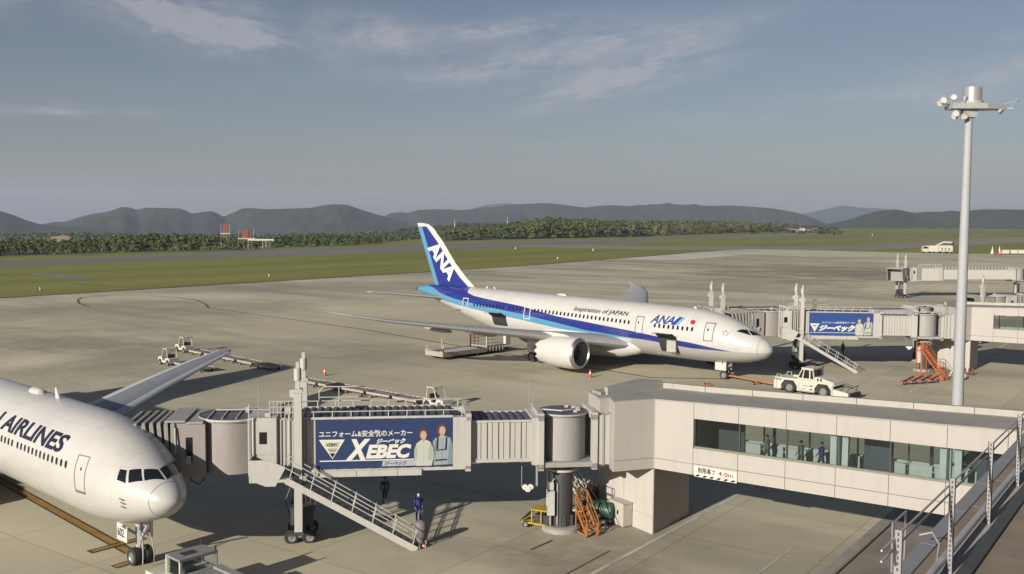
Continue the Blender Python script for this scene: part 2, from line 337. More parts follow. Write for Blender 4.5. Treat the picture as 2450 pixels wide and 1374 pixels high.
setting('ground', g, [M_GRASS, M_FAR])
def sheet(name, pix, z, m, extra=None):
    P = [gp(*p) for p in pix]+(extra or []); b = MB(); b.face([(p.x, p.y, z) for p in P]); o = setting(name, b, m)
    bm = bmesh.new(); bm.from_mesh(o.data); bmesh.ops.triangulate(bm, faces=bm.faces[:]); bmesh.ops.recalc_face_normals(bm, faces=bm.faces[:])
    for f in bm.faces:
        if f.normal.z < 0: f.normal_flip()
    bm.to_mesh(o.data); bm.free(); return o
sheet('runway', [(-700, 650), (0, 625), (600, 600), (1000, 584), (1300, 576), (1650, 568), (2100, 560), (2700, 555), (2700, 558), (2100, 564.5), (1650, 574), (1300, 590), (1000, 602), (600, 615.5), (0, 640), (-700, 667)], .02, M_ASPH)
sheet('taxiway', [(1240, 586), (1450, 587), (1560, 590), (1850, 590), (2000, 588), (2320, 573), (2700, 556), (2700, 563), (2400, 583), (2150, 595.5), (2000, 600), (1780, 600), (1560, 598), (1400, 594.5), (1250, 591)], .028, M_TAXI)
edge = [(0, 714), (600, 677), (1029, 651), (1300, 633), (1478, 618.6), (1640, 606), (1790, 596.5), (2000, 600.5), (2280, 607.5), (2700, 611)]
sheet('apron', edge, .045, M_CONC, [Vector((420, 300)), Vector((200, -60)), Vector((-160, -60)), Vector((-260, -5)), Vector((-150, 150))])
# worn dirt strip along the edge of the apron
b = MB(); E_ = [gp(*p) for p in edge[:6]]
for i in range(len(E_)-1):
    a, c = E_[i], E_[i+1]; nn = Vector((-(c-a).y, (c-a).x)).normalized()
    b.face([(*(a-nn*1.2), .055), (*(c-nn*1.2), .055), (*(c+nn*2.2), .055), (*(a+nn*2.2), .055)])
setting('apron_shoulder', b, mat('bare_earth_shoulder', (.105, .09, .055), .95, var=.4, scale=.15))
sheet('old_pavement', [(72, 657), (100, 652.5), (150, 657), (218, 665), (205, 669), (140, 664)], .03, mat('old_pavement_grey', (.20, .19, .18), .9, var=.2, scale=.2))
sheet('new_concrete_patch', [(1482, 619.5), (1640, 608.2), (1700, 607.5), (1768, 611.5), (1640, 622), (1560, 622.5)], .053, M_PALE)
def stripe(b, pts, w, z, mi=0):
    P = [Vector(p[:2]) for p in pts]
    for a, c in zip(P[:-1], P[1:]):
        nn = Vector((-(c-a).y, (c-a).x)).normalized()*w/2
        b.face([(*(a-nn), z), (*(c-nn), z), (*(c+nn), z), (*(a+nn), z)], mi)
def line(name, pix, w, m, border=0.0, mb=M_LINE_D, z=.057):
    b = MB(); P = [gp(*p) if not isinstance(p, Vector) else p for p in pix]
    if border: stripe(b, P, w+2*border, z, 1)
    stripe(b, P, w, z+.005, 0); return setting(name, b, [m, mb])
A787 = (Vector((28.267, 106.76)), R(-41.92)); A767 = (Vector((-16.274, 47.356)), R(-43.0))
def loc2w(fr, x, y):
    N, h = fr; return Vector((N.x+x*math.cos(h)-y*math.sin(h), N.y+x*math.sin(h)+y*math.cos(h)))
# lead-in line under the left aircraft, with its stop bars
line('stand_lead_in_line', [gp(-260, 1010), gp(83.5, 1197), gp(312, 1324)], .42, M_LINE_Y, .13)
b = MB()
for p, q in (((213, 1324), (345, 1289)), ((272, 1360), (345, 1338))):
    a, c = gp(*p), gp(*q); stripe(b, [a, c], .62, .062, 1); stripe(b, [a+(c-a)*.05, c], .34, .067, 0)
setting('stop_bar_marking', b, [M_LINE_Y, M_LINE_D])
line('stand_lead_in_line', [(498, 738), (870, 789), (1150, 838), (1560, 905), (1733, 908)], .22, M_LINE_F, .1, M_LINE_F)
arc = [(500, 738), (492, 728), (470, 719), (420, 712), (350, 708), (280, 707), (225, 709), (195, 713), (186, 719), (190, 727), (215, 735)]
line('turning_circle_line', arc, .22, M_LINE_F, .12, M_LINE_D)
line('service_road_line', [(1390, 1390), (1420, 1374), (1800, 1168), (1990, 1062)], .24, M_LINE_W)
line('service_road_line', [(2100, 975), (2162, 945), (2330, 865), (2420, 818), (2600, 722)], .3, M_LINE_W)
a = gp(1560, 1310); line('faint_bay_line', [a-V*24-U*1.5, a-U*1.5-V*2], .12, M_LINE_F)
WO = Vector((8.11, 55.2))
def tl(a, v): return WO+U*a+V*v              # terminal frame: a across the walkway, v along the terminal front
b = MB(); b.face([(*tl(9.7, -40), .058), (*tl(10.3, -40), .058), (*tl(10.3, 45), .058), (*tl(9.7, 45), .058)]); setting('service_pavement', b, M_PAVE)
b = MB(); b.face([(*tl(10.48, -40), .058), (*tl(21.5, -40), .058), (*tl(21.5, 45), .058), (*tl(10.48, 45), .058)]); setting('service_pavement', b, mat('brown_paving', (.25, .22, .185), .9, var=.2, scale=.5))
b = MB().beam((*tl(10.4, -40), .06), (*tl(10.4, 45), .06), .14, .26); setting('kerb', b, M_KERB)
line('service_road_line', [tl(7.2, -14), tl(7.2, 2.5)], .13, M_LINE_W)
# skid marks on the apron
b = MB(); random.seed(3)
for p, q, w in (((1270, 1318), (1322, 1295), .18), ((2110, 706), (2180, 703), .5), ((180, 681), (255, 683), .7), ((1120, 652), (1190, 650), .8), ((225, 710), (258, 709), .7), ((1395, 640), (1440, 638), .8)):
    stripe(b, [gp(*p), gp(*q)], w, .056)
setting('skid_mark', b, mat('rubber_mark', (.085, .077, .066), .9, var=.4, scale=1.2))

# ------------------------------------------------------------------ hills, woods
def hill_mat(name, a, c, s):
    k = NT(name); o, x = k.obj()
    n1 = k.noise(o, s, 7, .65); n2 = k.noise(o, s*.14, 4, .6)
    return k.done(k.mix(k.mr(n1, .3, .7), k.mix(k.mr(n2, .35, .65), a, c), tuple(.42*q for q in a)), 1., 0, (n1, 1.0, 9.), 0)
M_HILL = hill_mat('wooded_hillside', (.042, .056, .030), (.058, .066, .036), .02)
def interp(pts, x):
    return float(np.interp(x, [p[0] for p in pts], [p[1] for p in pts]))
def ridge(name, pts, D, front, back, m, seed, rough=1.0, cols=220, rows=26):
    x0, x1 = pts[0][0], pts[-1][0]; P = []
    for i in range(cols+1):
        px = x0+(x1-x0)*i/cols; py = interp(pts, px); col = []
        for j in range(rows+1):
            t = -1+2*j/rows; dd = D+(front if t < 0 else back)*t
            top = at_dist(px, py, D); h = top.z+170
            q = at_dist(px, 520, dd); a = abs(t)
            shp = (1-a**1.15)
            nz = mnoise.fractal(Vector((q.x/900+seed, q.y/900, seed)), .9, 2.1, 5)*.30+mnoise.fractal(Vector((q.x/220+seed, q.y/220, seed+3)), .8, 2.1, 4)*.09
            env = min(1, a*5)*(1-a)**.5
            z = h*shp+h*nz*env*rough*1.25
            if t >= 0: z -= 170
            if t < 0: zl = CAM_H+(top.z-CAM_H)*dd/D; z = min(z-170, zl-2-6*a)
            col.append((q.x, q.y, max(z, -170) if 0 < j < rows else -170))
        P.append(col)
    b = MB(); b.grid(P); o = setting(name, b, m, angle=180)
    return o
ridge('hills', [(-420, 480), (-200, 468), (-60, 488), (0, 505), (30, 514), (60, 526), (95, 537), (130, 541), (200, 545), (300, 545)], 5200, 1500, 1500, M_HILL, 1.3)
ridge('hills', [(20, 545), (100, 537), (130, 531), (155, 531), (190, 520), (220, 512), (262, 506), (290, 496), (305, 496), (330, 502), (350, 497), (430, 499), (460, 511), (500, 507), (515, 509), (535, 519), (560, 508), (580, 499), (600, 498), (640, 501), (700, 499), (740, 498), (775, 491), (800, 489), (830, 490), (850, 497), (880, 507), (900, 513), (925, 519), (960, 530), (1000, 542)], 6300, 1900, 1500, M_HILL, 4.7)
ridge('hills', [(860, 532), (920, 517), (935, 510), (960, 508), (975, 510), (1000, 503), (1030, 501), (1060, 504), (1100, 505), (1150, 503), (1180, 496), (1210, 490), (1240, 489), (1300, 486), (1330, 488), (1400, 497), (1430, 493), (1460, 491), (1520, 494), (1560, 491), (1600, 489), (1640, 490), (1700, 493), (1750, 492), (1800, 495), (1850, 499), (1900, 508), (1940, 520), (1970, 532), (2010, 543)], 7400, 2200, 1500, M_HILL, 9.1)
ridge('hills', [(1040, 512), (1130, 500), (1160, 491), (1190, 487), (1220, 487), (1260, 492), (1340, 502), (1500, 506), (1700, 505), (1820, 512), (1900, 512), (1925, 511), (1960, 504), (1990, 497), (2010, 492), (2035, 494), (2060, 497), (2120, 500), (2170, 508), (2290, 506), (2360, 499), (2420, 501), (2600, 505), (2800, 510)], 13500, 2500, 1500, M_HILL, 12.9, .6)
ridge('hills', [(1880, 548), (1960, 540), (2000, 533), (2040, 523), (2070, 513), (2100, 505), (2140, 501), (2165, 505), (2190, 511), (2220, 507), (2250, 508), (2275, 504), (2300, 507), (2340, 503), (2400, 502), (2450, 502), (2560, 498), (2750, 488), (2950, 500)], 5600, 1900, 1500, M_HILL, 15.2)
# a far-off wood that reads as one mass: leaf clumps over low rises
def leaf_mat(name, a, c, tr=.25):
    k = NT(name); o, x = k.obj(); oi = k.n('ShaderNodeObjectInfo')
    n1 = k.noise(o, .9, 4, .6); col = k.mix(k.mr(n1, .3, .7), a, c)
    hsv = k.n('ShaderNodeHueSaturation'); k.put(k.mr(oi.outputs['Random'], 0, 1, .47, .525), hsv.inputs['Hue']); k.put(k.mr(oi.outputs['Random'], 0, 1, .75, 1.2), hsv.inputs['Value']); k.put(col, hsv.inputs['Color'])
    m = k.done(hsv.outputs[0], .9, 0, None, .1); return m
M_LEAF = leaf_mat('broadleaf_foliage', (.048, .064, .022), (.118, .130, .050)); M_LEAF2 = leaf_mat('dark_foliage', (.038, .054, .024), (.092, .110, .048)); M_LEAF3 = leaf_mat('tawny_foliage', (.088, .086, .036), (.140, .130, .060))
M_BARK = mat('bark', (.09, .07, .05), .95, var=.3, scale=2); M_EARTH = mat('woodland_floor', (.055, .056, .026), 1, var=.3, scale=.1)
def clump(rs, c, r, flat, n, size, V_, F_):
    """n leaf-clump faces spread through an ellipsoid shell around c"""
    d = rs.normal(size=(n, 3)); d /= np.linalg.norm(d, axis=1)[:, None]; d[:, 2] = np.abs(d[:, 2])*.95-.25*(rs.rand(n) < .35)
    rad = r*(.72+.34*rs.rand(n)); p = np.array(c)+d*rad[:, None]*np.array([1, 1, flat])
    nrm = d+rs.normal(size=(n, 3))*.30; nrm /= np.linalg.norm(nrm, axis=1)[:, None]
    a = np.cross(nrm, rs.normal(size=(n, 3))); a /= np.linalg.norm(a, axis=1)[:, None]; b_ = np.cross(nrm, a)
    s = size*(.55+.9*rs.rand(n))[:, None]; o = len(V_)
    q = np.stack([p-a*s-b_*s*.6, p+a*s*.3-b_*s, p+a*s+b_*s*.5, p-a*s*.4+b_*s], 1).reshape(-1, 3)
    V_.extend(map(tuple, q)); F_.extend([(o+4*i, o+4*i+1, o+4*i+2, o+4*i+3) for i in range(n)])
def wood(name, tops, base, D0, D1, n, m, seed, crown=(4.5, 9)):
    """canopy of a wood on rising ground between two distances, its skyline following `tops` in the photograph"""
    rs = np.random.RandomState(seed); V_, F_ = [], []; x0, x1 = tops[0][0], tops[-1][0]
    for i in range(n):
        px = x0+(x1-x0)*rs.rand(); t = rs.rand()**.8; D = D0+(D1-D0)*t
        zt = at_dist(px, interp(tops, px), D1).z; zb = at_dist(px, interp(base, px), D0).z
        r = crown[0]+(crown[1]-crown[0])*rs.rand(); q = at_dist(px, 540, D); z = zb*(1-t)+zt*t-r*.9*(.8+.5*rs.rand())
        clump(rs, (q.x, q.y, z), r, .8, 44, r*.22, V_, F_)
    # the ground the wood grows on
    b = MB(); P = []
    for i in range(61):
        px = x0+(x1-x0)*i/60; col = []
        for j in range(9):
            t = j/8; D = D0+(D1-D0)*t; q = at_dist(px, 540, D); zt = at_dist(px, interp(tops, px), D1).z; zb = at_dist(px, interp(base, px), D0).z-crown[1]
            col.append((q.x, q.y, zb*(1-t)+(zt-crown[1]*1.3)*t))
        P.append(col)
    b.grid(P); vs = len(b.v)
    me = bpy.data.meshes.new(name); me.from_pydata(V_+b.v, [], F_+[[k+len(V_) for k in f] for f in b.f]); me.materials.append(m); me.materials.append(M_EARTH)
    me.polygons.foreach_set('material_index', [0]*len(F_)+[1]*len(b.f)); me.update()
    return link(name, me, kind='stuff')
wood('distant_wood', [(-350, 552), (0, 557), (100, 556), (200, 553), (300, 557), (420, 556), (520, 557), (640, 560), (760, 556), (900, 552)], [(-350, 590), (900, 585)], 1050, 2100, 1500, M_LEAF2, 11, (6, 11))
wood('distant_wood', [(600, 562), (700, 557), (860, 555), (920, 552), (960, 545), (1000, 541), (1050, 537), (1090, 532), (1180, 531), (1300, 528), (1500, 527), (1700, 526), (1900, 535), (2010, 546)], [(600, 578), (1000, 574), (2010, 556)], 1250, 2300, 1700, M_LEAF2, 12, (6, 12))
# low farther edge of the field on the right
wood('distant_wood', [(1990, 545), (2100, 546), (2130, 545), (2300, 548), (2700, 547)], [(1990, 549), (2700, 550)], 2300, 2700, 260, M_LEAF2, 13, (5, 8))
# single trees: shared crowns and trunks
rs = np.random.RandomState(5); CROWNS = []; TRUNKS = []
for v_ in range(9):
    V_, F_ = [], []; h = 10.0; nl = 12+v_ % 4
    for i in range(nl):
        an = rs.rand()*6.28; rr = rs.rand()**.6*2.9; zz = h*(.05+.70*rs.rand()) if i else h*.76
        clump(rs, (rr*math.cos(an), rr*math.sin(an), zz), 1.2+1.0*rs.rand(), .85, 60, .40, V_, F_)
    me = bpy.data.meshes.new('crown'); me.from_pydata(V_, [], F_); me.materials.append((M_LEAF, M_LEAF, M_LEAF2, M_LEAF, M_LEAF2, M_LEAF3, M_LEAF, M_LEAF2, M_LEAF3)[v_]); CROWNS.append(me)
    b = MB(); b.tube([(0, 0, -1), (.05, .04, h*.25), (.1, -.05, h*.5), (0, .1, h*.72)], [.28, .22, .16, .07], 6)
    for i in range(4):
        an = 1.6*i+rs.rand(); b.tube([(0, 0, h*(.28+.08*i)), (1.1*math.cos(an), 1.1*math.sin(an), h*(.42+.08*i)), (1.9*math.cos(an), 1.9*math.sin(an), h*(.52+.07*i))], [.12, .08, .04], 5)
    TRUNKS.append(b.mesh('trunk', M_BARK))
def trees(n, bases, tops, D0, D1, label, group, kinds, seed, hmin=7, hmax=13, name='tree'):
    rs = np.random.RandomState(seed); x0, x1 = bases[0][0], bases[-1][0]
    for i in range(n):
        px = x0+(x1-x0)*(i+rs.rand())/n; t = (i*0.618) % 1; D = D0+(D1-D0)*t
        g0 = gp(px, interp(bases, px)); d0 = g0.length; DD = d0+(D-D0); q = at_dist(px, 540, DD)
        ztop = at_dist(px, interp(tops, px), d0+D1-D0).z; h = min(hmax, max(hmin, ztop*(.55+.5*rs.rand()))) ; zb = max(0, (ztop-h))*t
        k = kinds[rs.randint(len(kinds))]; o = thing(name, label, 'tree', (q.x, q.y, zb), rs.rand()*6.28, group); s = h/10.2; w = s*(.95+.5*rs.rand()); o.scale = (w, w, s)
        link('crown', CROWNS[k], o); link('trunk', TRUNKS[k], o)
trees(88, [(-120, 614), (0, 613), (150, 612), (300, 605), (450, 602), (600, 600), (625, 598)], [(-120, 572), (0, 578), (100, 580), (200, 574), (280, 556), (400, 553), (500, 556), (560, 566), (625, 570)], 560, 700, 'low bushy tree in the belt beyond the runway at the left', 'trees beyond the runway on the left', (0, 1, 3, 4, 6, 7), 21, 5, 11)
trees(46, [(652, 594), (780, 590), (910, 585)], [(652, 562), (690, 557), (800, 555), (850, 560), (910, 578)], 600, 690, 'low bushy tree in the clump right of the orange antenna array', 'trees in the clump behind the tail fin', (0, 1, 2, 4), 22, 5, 9)
trees(104, [(1060, 577), (1200, 573), (1330, 571), (1460, 568), (1520, 567)], [(1060, 545), (1120, 540), (1180, 536), (1225, 528), (1262, 520), (1300, 514), (1340, 513), (1400, 517), (1440, 520), (1490, 523), (1520, 526)], 830, 1000, 'tall dark green tree on the wooded bank beyond the runway', 'trees on the wooded bank beyond the runway', (0, 1, 2, 3, 4, 7), 23, 9, 14)
trees(62, [(1500, 567), (1600, 564), (1700, 561), (1800, 557), (1900, 553)], [(1500, 525), (1560, 522), (1640, 523), (1700, 533), (1720, 522), (1760, 523), (1850, 528), (1900, 532), (1950, 541)], 860, 1040, 'tawny green tree at the right end of the wooded bank', 'trees at the right end of the wooded bank', (0, 4, 5, 5, 8, 8, 6), 24, 7, 11)
# the bank itself
b = MB(); P = []
for i in range(41):
    px = 1050+(1960-1050)*i/40; g0 = gp(px, interp([(1050, 576), (1330, 570), (1520, 566), (1960, 551)], px)).length
    P.append([(*at_dist(px, 540, g0+d).to_2d(), z) for d, z in ((-14, -.3), (20, 2.5), (70, 6.5), (150, 9), (240, 8), (330, -.5))])
b.grid(P); setting('wooded_bank', b, M_EARTH, angle=180)
# ------------------------------------------------------------------ aircraft
def pchip(xs, ys, x):
    xs = np.array(xs, float); ys = np.array(ys, float); h = np.diff(xs); d = np.diff(ys)/h; m = np.zeros(len(xs)); m[0] = d[0]; m[-1] = d[-1]
    for i in range(1, len(xs)-1):
        if d[i-1]*d[i] > 0:
            w1 = 2*h[i]+h[i-1]; w2 = h[i]+2*h[i-1]; m[i] = (w1+w2)/(w1/d[i-1]+w2/d[i])
    x = np.clip(x, xs[0], xs[-1]); i = np.clip(np.searchsorted(xs, x)-1, 0, len(h)-1); t = (x-xs[i])/h[i]
    return (1+2*t)*(1-t)**2*ys[i]+t*(1-t)**2*h[i]*m[i]+t*t*(3-2*t)*ys[i+1]+t*t*(t-1)*h[i]*m[i+1]
class Fus:
    """fuselage as rows (metres aft of nose, top z, bottom z, half width); local x forward, y to port, z up"""
    def __init__(s, rows, k=0, s0=0):
        s.x, s.t, s.b, s.w = np.array(rows, float).T; s.t = s.t+k*(s.x-s0); s.b = s.b+k*(s.x-s0); s.q = np.sqrt(s.x)
    def st(s, a):
        q = math.sqrt(max(0, min(a, s.x[-1]))); t, b, w = (float(pchip(s.q, v, q)) for v in (s.t, s.b, s.w)); return (t+b)/2, (t-b)/2, w
    def pt(s, a, phi, off=0.0):            # phi: degrees round the section, 0 = starboard side, 90 = crown
        zc, h, w = s.st(a); p = R(phi); return (-a, -(w+off)*math.cos(p), zc+(h+off)*math.sin(p))
    def phi(s, a, z):
        zc, h, w = s.st(a); return math.degrees(math.asin(max(-1, min(1, (z-zc)/h))))
    def body(s, n=72):
        ss = sorted(set([0, .02, .06, .12]+[round(.2+.2*i, 2) for i in range(50)]+[10+i for i in range(int(s.x[-1])-10+1)]+[s.x[-1]]))
        b = MB(); b.grid([[s.pt(a, 360*k/n) for k in range(n)] for a in ss], closed=True); e = s.x[-1]
        b.add([s.pt(e, 360*k/n) for k in range(n)], [list(range(n))]); return b
    def patch(s, b, quad, off=.012, nu=6, nv=6, mi=0):
        (a, c, d, e) = quad; P = []
        for i in range(nu+1):
            u = i/nu; row = []
            for j in range(nv+1):
                v = j/nv; row.append(s.pt(*[(1-u)*(1-v)*a[k]+u*(1-v)*c[k]+u*v*d[k]+(1-u)*v*e[k] for k in (0, 1)], off))
            P.append(row)
        return b.grid(P, mi)
    def zrect(s, s0, s1, z0, z1): return [(s0, s.phi(s0, z0)), (s1, s.phi(s1, z0)), (s1, s.phi(s1, z1)), (s0, s.phi(s0, z1))]
    def frame(s, b, s0, s1, z0, z1, w, off=.014, mi=0):
        for q in ((s0, s1, z0, z0+w), (s0, s1, z1-w, z1), (s0, s0+w, z0+w, z1-w), (s1-w, s1, z0+w, z1-w)): s.patch(b, s.zrect(*q), off, 3, 8, mi)
    def window(s, a, z, w=.25, h=.45, off=.012):
        b = MB(); P = []
        for x_, y_ in ((-.5, -.28), (-.28, -.5), (.28, -.5), (.5, -.28), (.5, .28), (.28, .5), (-.28, .5), (-.5, .28)): P.append(s.pt(a+x_*w, s.phi(a, z+y_*h), off))
        b.face(P[::-1]); return b
    def text(s, name, body, parent, m, right, zfun, size, length=None, shear=0., bold=0., ref=None, sx=1.0, off=.014):
        me = text_mesh(body, size, shear, bold, sx); xs = [v.co.x for v in me.vertices]; w = max(xs)-min(xs); k = 1.0
        if length:
            if ref: r_ = text_mesh(ref, size, shear, bold, sx); rx = [v.co.x for v in r_.vertices]; k = length/(max(rx)-min(rx)); bpy.data.meshes.remove(r_)
            else: k = length/w
        me.transform(Matrix.Translation((-max(xs), 0, 0))); me.transform(Matrix.Diagonal((k, 1, 1, 1))); cut_mesh(me, None, .12)
        def f(x, y):
            a = right-x; zc, h, w_ = s.st(a); return s.pt(a, s.phi(a, zfun(a))+math.degrees(y/h), off)
        return lettering(name, me, f, m, parent)
def airfoil(c0, c1, y, z, tc, ax='y', n=9):
    """closed section from leading edge station c0 to trailing edge c1"""
    up, lo = [], []
    for i in range(n+1):
        x = .5-.5*math.cos(math.pi*i/n); t = 5*tc*(.2969*math.sqrt(x)-.126*x-.3516*x*x+.2843*x**3-.1015*x**4); cam_ = .02*math.sin(math.pi*x)
        up.append((x, cam_+t)); lo.append((x, cam_-t))
    out = []
    for x, t in up[::-1]+lo[1:]:
        a = c0+(c1-c0)*x; out.append((-a, y, z+t*(c1-c0)) if ax == 'y' else (-a, t*(c1-c0)*.9, z))
    return out
def loft(secs):
    b = MB(); b.grid(secs, closed=True); b.add(secs[-1], [list(range(len(secs[-1])))]); b.add(secs[0], [list(range(len(secs[0])))[::-1]]); return b
M_WHITE = mat('aircraft_white_paint', (.60, .585, .56), .32, var=.025, scale=.6); M_BELLY = mat('aircraft_grey_paint', (.42, .42, .42), .4, var=.05, scale=.6)
M_WING6 = mat('wing_dark_grey_paint', (.25, .26, .285), .5, var=.08, scale=.8); M_WING = mat('wing_grey_paint', (.37, .37, .37), .42, var=.06, scale=.8); M_WINGL = mat('slat_metal', (.56, .57, .58), .5, 0, var=.04)
M_LIP = mat('polished_inlet_lip', (.55, .53, .50), .38, .9, var=.05); M_DUCT = mat('inlet_lining', (.34, .33, .32), .6); M_FAN = mat('fan_blade_titanium', (.24, .23, .22), .5, .2); M_DARKM = mat('dark_hot_metal', (.10, .09, .085), .5, .5)
M_GLASS = mat('dark_glass', (.012, .013, .017), .08, var=0, spec=.6); M_TYRE = mat('tyre_rubber', (.030, .029, .028), .85, var=.2, scale=5); M_RIM = mat('wheel_rim', (.26, .26, .255), .45, .3, var=.1); M_STRUT = mat('gear_strut_paint', (.42, .42, .42), .5, var=.15, scale=4)
M_OUTL = mat('door_outline_grey', (.13, .13, .14), .6, var=0); M_NAVY = mat('navy_lettering', (.012, .014, .035), .4, var=0); M_BLUE = mat('livery_blue', (.022, .040, .25), .35, var=0); M_LBLUE = mat('livery_light_blue', (.11, .36, .56), .35, var=0)
M_GREYT = mat('grey_lettering', (.085, .085, .09), .45, var=0); M_RED = mat('flag_red', (.46, .012, .02), .45, var=0); M_SEAL = mat('cargo_bay_dark', (.035, .034, .034), .7)
def wheel_mb(r, w, axis=(0, 1, 0), n=20):
    t = MB(); c = Vector((0, -w/2, 0)); t.lathe([(0, r*.62), (0, r*.9), (w*.12, r*.985), (w*.5, r), (w*.88, r*.985), (w, r*.9), (w, r*.62)], c, axis, n)
    q = MB(); q.lathe([(w*.12, .001), (w*.1, r*.2), (w*.2, r*.25), (w*.2, r*.5), (w*.06, r*.62), (w*.94, r*.62), (w*.8, r*.5), (w*.8, r*.25), (w*.9, r*.2), (w*.88, .001)], c, axis, n); return t, q
def wheel(parent, x, y, r, w, cache={}):
    k = (r, w)
    if k not in cache: t, q = wheel_mb(r, w); cache[k] = (t.mesh('tyre', M_TYRE), q.mesh('rim', M_RIM))
    o = link('wheel', cache[k][0], parent, (x, y, r)); link('rim', cache[k][1], o); return o
def engine(root, F_, c, d, L, mw, chev=True):
    """turbofan: c = lip centre (local), d = outer diameter, axis aft"""
    k = d/2/1.95; o, ax = Vector(c), Vector((-1, 0, 0)); n = 72
    b = MB(); b.lathe([(.42*k, 1.86*k), (1.5*k, 1.95*k), (2.6*k, 1.94*k), (L*.72, 1.82*k)], o, ax, n)
    x, y = b._frame(ax); ring0 = []; ring1 = []; ring2 = []
    for i in range(n):
        a = 2*math.pi*i/n; e = x*math.cos(a)+y*math.sin(a); tooth = abs((i % 6)-3)/3.0 if chev else .5
        ring0.append(o+ax*L*.72+e*1.82*k); ring1.append(o+ax*(L*.93-.05)+e*1.60*k); ring2.append(o+ax*(L*(.945+.085*tooth))+e*(1.585-.07*tooth)*k)
    b.grid([ring0, ring1, ring2], closed=True); b.grid([[p*1 for p in ring2], [o+ax*L*.8+(p-o-ax*((p-o).dot(ax)))*.90 for p in ring1]], 1, closed=True)
    nac = b.build('engine_nacelle', [mw, M_DARKM], root)
    b = MB(); b.lathe([(.425*k, 1.865*k), (.2*k, 1.80*k), (.05*k, 1.68*k), (0, 1.58*k), (.04*k, 1.50*k), (.2*k, 1.42*k), (.45*k, 1.39*k)], o, ax, n); b.build('inlet_lip', M_LIP, nac)
    b = MB(); b.lathe([(.45*k, 1.388*k), (1.5*k, 1.37*k)], o, ax, 48); b.build('inlet_duct', M_DUCT, nac)
    b = MB(); b.lathe([(1.55*k, 1.36*k), (1.56*k, .02)], o, ax, 36, 1)
    for i in range(18):
        a = 2*math.pi*i/18; e = x*math.cos(a)+y*math.sin(a); f = x*math.cos(a+.25)+y*math.sin(a+.25); g_ = x*math.cos(a+.12)+y*math.sin(a+.12)
        b.add([o+ax*1.30*k+e*.40*k, o+ax*1.5*k+f*.40*k, o+ax*1.5*k+f*1.35*k, o+ax*1.32*k+g_*1.35*k], [(0, 1, 2, 3)], 0)
    b.build('fan', [M_FAN, M_SEAL], nac)
    b = MB(); b.lathe([(.85*k, .01), (1.0*k, .16*k), (1.25*k, .38*k), (1.36*k, .42*k)], o, ax, 24); b.build('spinner', M_DARKM, nac)
    b = MB(); b.lathe([(L*.8, 1.15*k), (L*1.0, .92*k), (L*1.14, .66*k), (L*1.14, .5*k)], o, ax, 36); b.lathe([(L*1.1, .5*k), (L*1.22, .3*k), (L*1.34, .03)], o, ax, 24, 0); b.build('exhaust_nozzle', M_DARKM, nac)
    return nac
def gear_leg(root, x, y, top, wheels, r, w, nm='main_gear'):
    b = MB(); ax_z = r
    b.tube([(x, y, top), (x, y, ax_z+.05)], [.19, .15], 12); b.tube([(x+.9, y, top), (x+.08, y, ax_z+.7)], .08, 8); b.tube([(x, y+(.9 if y < 0 else -.9), top), (x, y, ax_z+1.0)], .07, 8)
    xs = [p[0] for p in wheels]; ys = [p[1] for p in wheels]
    if max(xs)-min(xs) > .3: b.beam((min(xs), y, ax_z), (max(xs), y, ax_z), .2, .24)
    for q in sorted(set(xs)): b.cyl((q, min(ys), ax_z), (q, max(ys), ax_z), .09, 10)
    b.tube([(x+.13, y-.06, top), (x+.2, y-.05, ax_z+.9), (x+.1, y, ax_z+.2)], .025, 6)
    b.beam((x+.16, y, ax_z+.75), (x+.42, y, ax_z+.38), .06); b.beam((x+.42, y, ax_z+.38), (x+.12, y, ax_z+.1), .06)
    g_ = b.build(nm, M_STRUT, root)
    for q in wheels: wheel(g_, q[0], q[1], r, w)
    return g_

# ---- the blue and white twin jet in the middle
F787 = Fus([(0, 3.85, 3.85, 0), (.1, 4.2, 3.5, .40), (.4, 4.6, 3.12, .83), (1, 5.05, 2.78, 1.27), (2, 5.62, 2.45, 1.75), (3, 6.14, 2.22, 2.10), (4, 6.58, 2.06, 2.36), (5.5, 7.08, 1.92, 2.62), (7, 7.42, 1.83, 2.77), (9, 7.65, 1.77, 2.86), (11, 7.72, 1.75, 2.885), (36, 7.72, 1.75, 2.885), (40, 7.72, 2.2, 2.80), (44, 7.72, 3.1, 2.5), (48, 7.7, 4.2, 2.0), (52, 7.58, 5.3, 1.3), (54.5, 7.35, 6.0, .75), (56.3, 6.95, 6.45, .25)], .016, 5.9)
k = NT('livery_fuselage_paint'); o_, xyz = k.obj(); s_ = k.math('MULTIPLY', xyz[0], -1.0)
TOP = [(0, 3.40), (3.5, 3.46), (8.65, 4.11), (11.4, 4.30), (17.2, 4.84), (23.4, 5.35), (28, 5.70), (33.8, 6.52), (37, 6.80), (40.3, 7.06), (43, 7.32), (44.6, 7.66), (45.6, 9.0), (57, 9.0)]
MID = [(0, 3.0), (16.8, 3.95), (23.4, 4.32), (28, 4.9), (33.7, 5.55), (39, 6.0), (44.3, 6.48), (47, 6.75), (50, 7.25), (52, 7.9), (57, 8.6)]
BOT = [(0, 3.50), (3.5, 3.48), (8.7, 3.47), (11.4, 3.60), (13.2, 3.79), (16, 3.93), (17.5, 3.88), (22, 3.80), (28, 4.2), (33.6, 4.79), (39, 5.28), (44.2, 5.74), (51.7, 6.52), (55, 6.85), (57, 7.1)]
ct, cm, cb = (k.curve(s_, p, 0, 57, 2.5, 9.5) for p in (TOP, MID, BOT))
edge_ = lambda z, c: k.mr(k.math('SUBTRACT', z, c), -.012, .012)
pan = k.noise(o_, .7, 4, .5)
white = k.mix(k.mr(pan, .35, .65), (.425, .415, .398), (.455, .443, .425)); gmask = k.mr(s_, 16.5, 17.0)
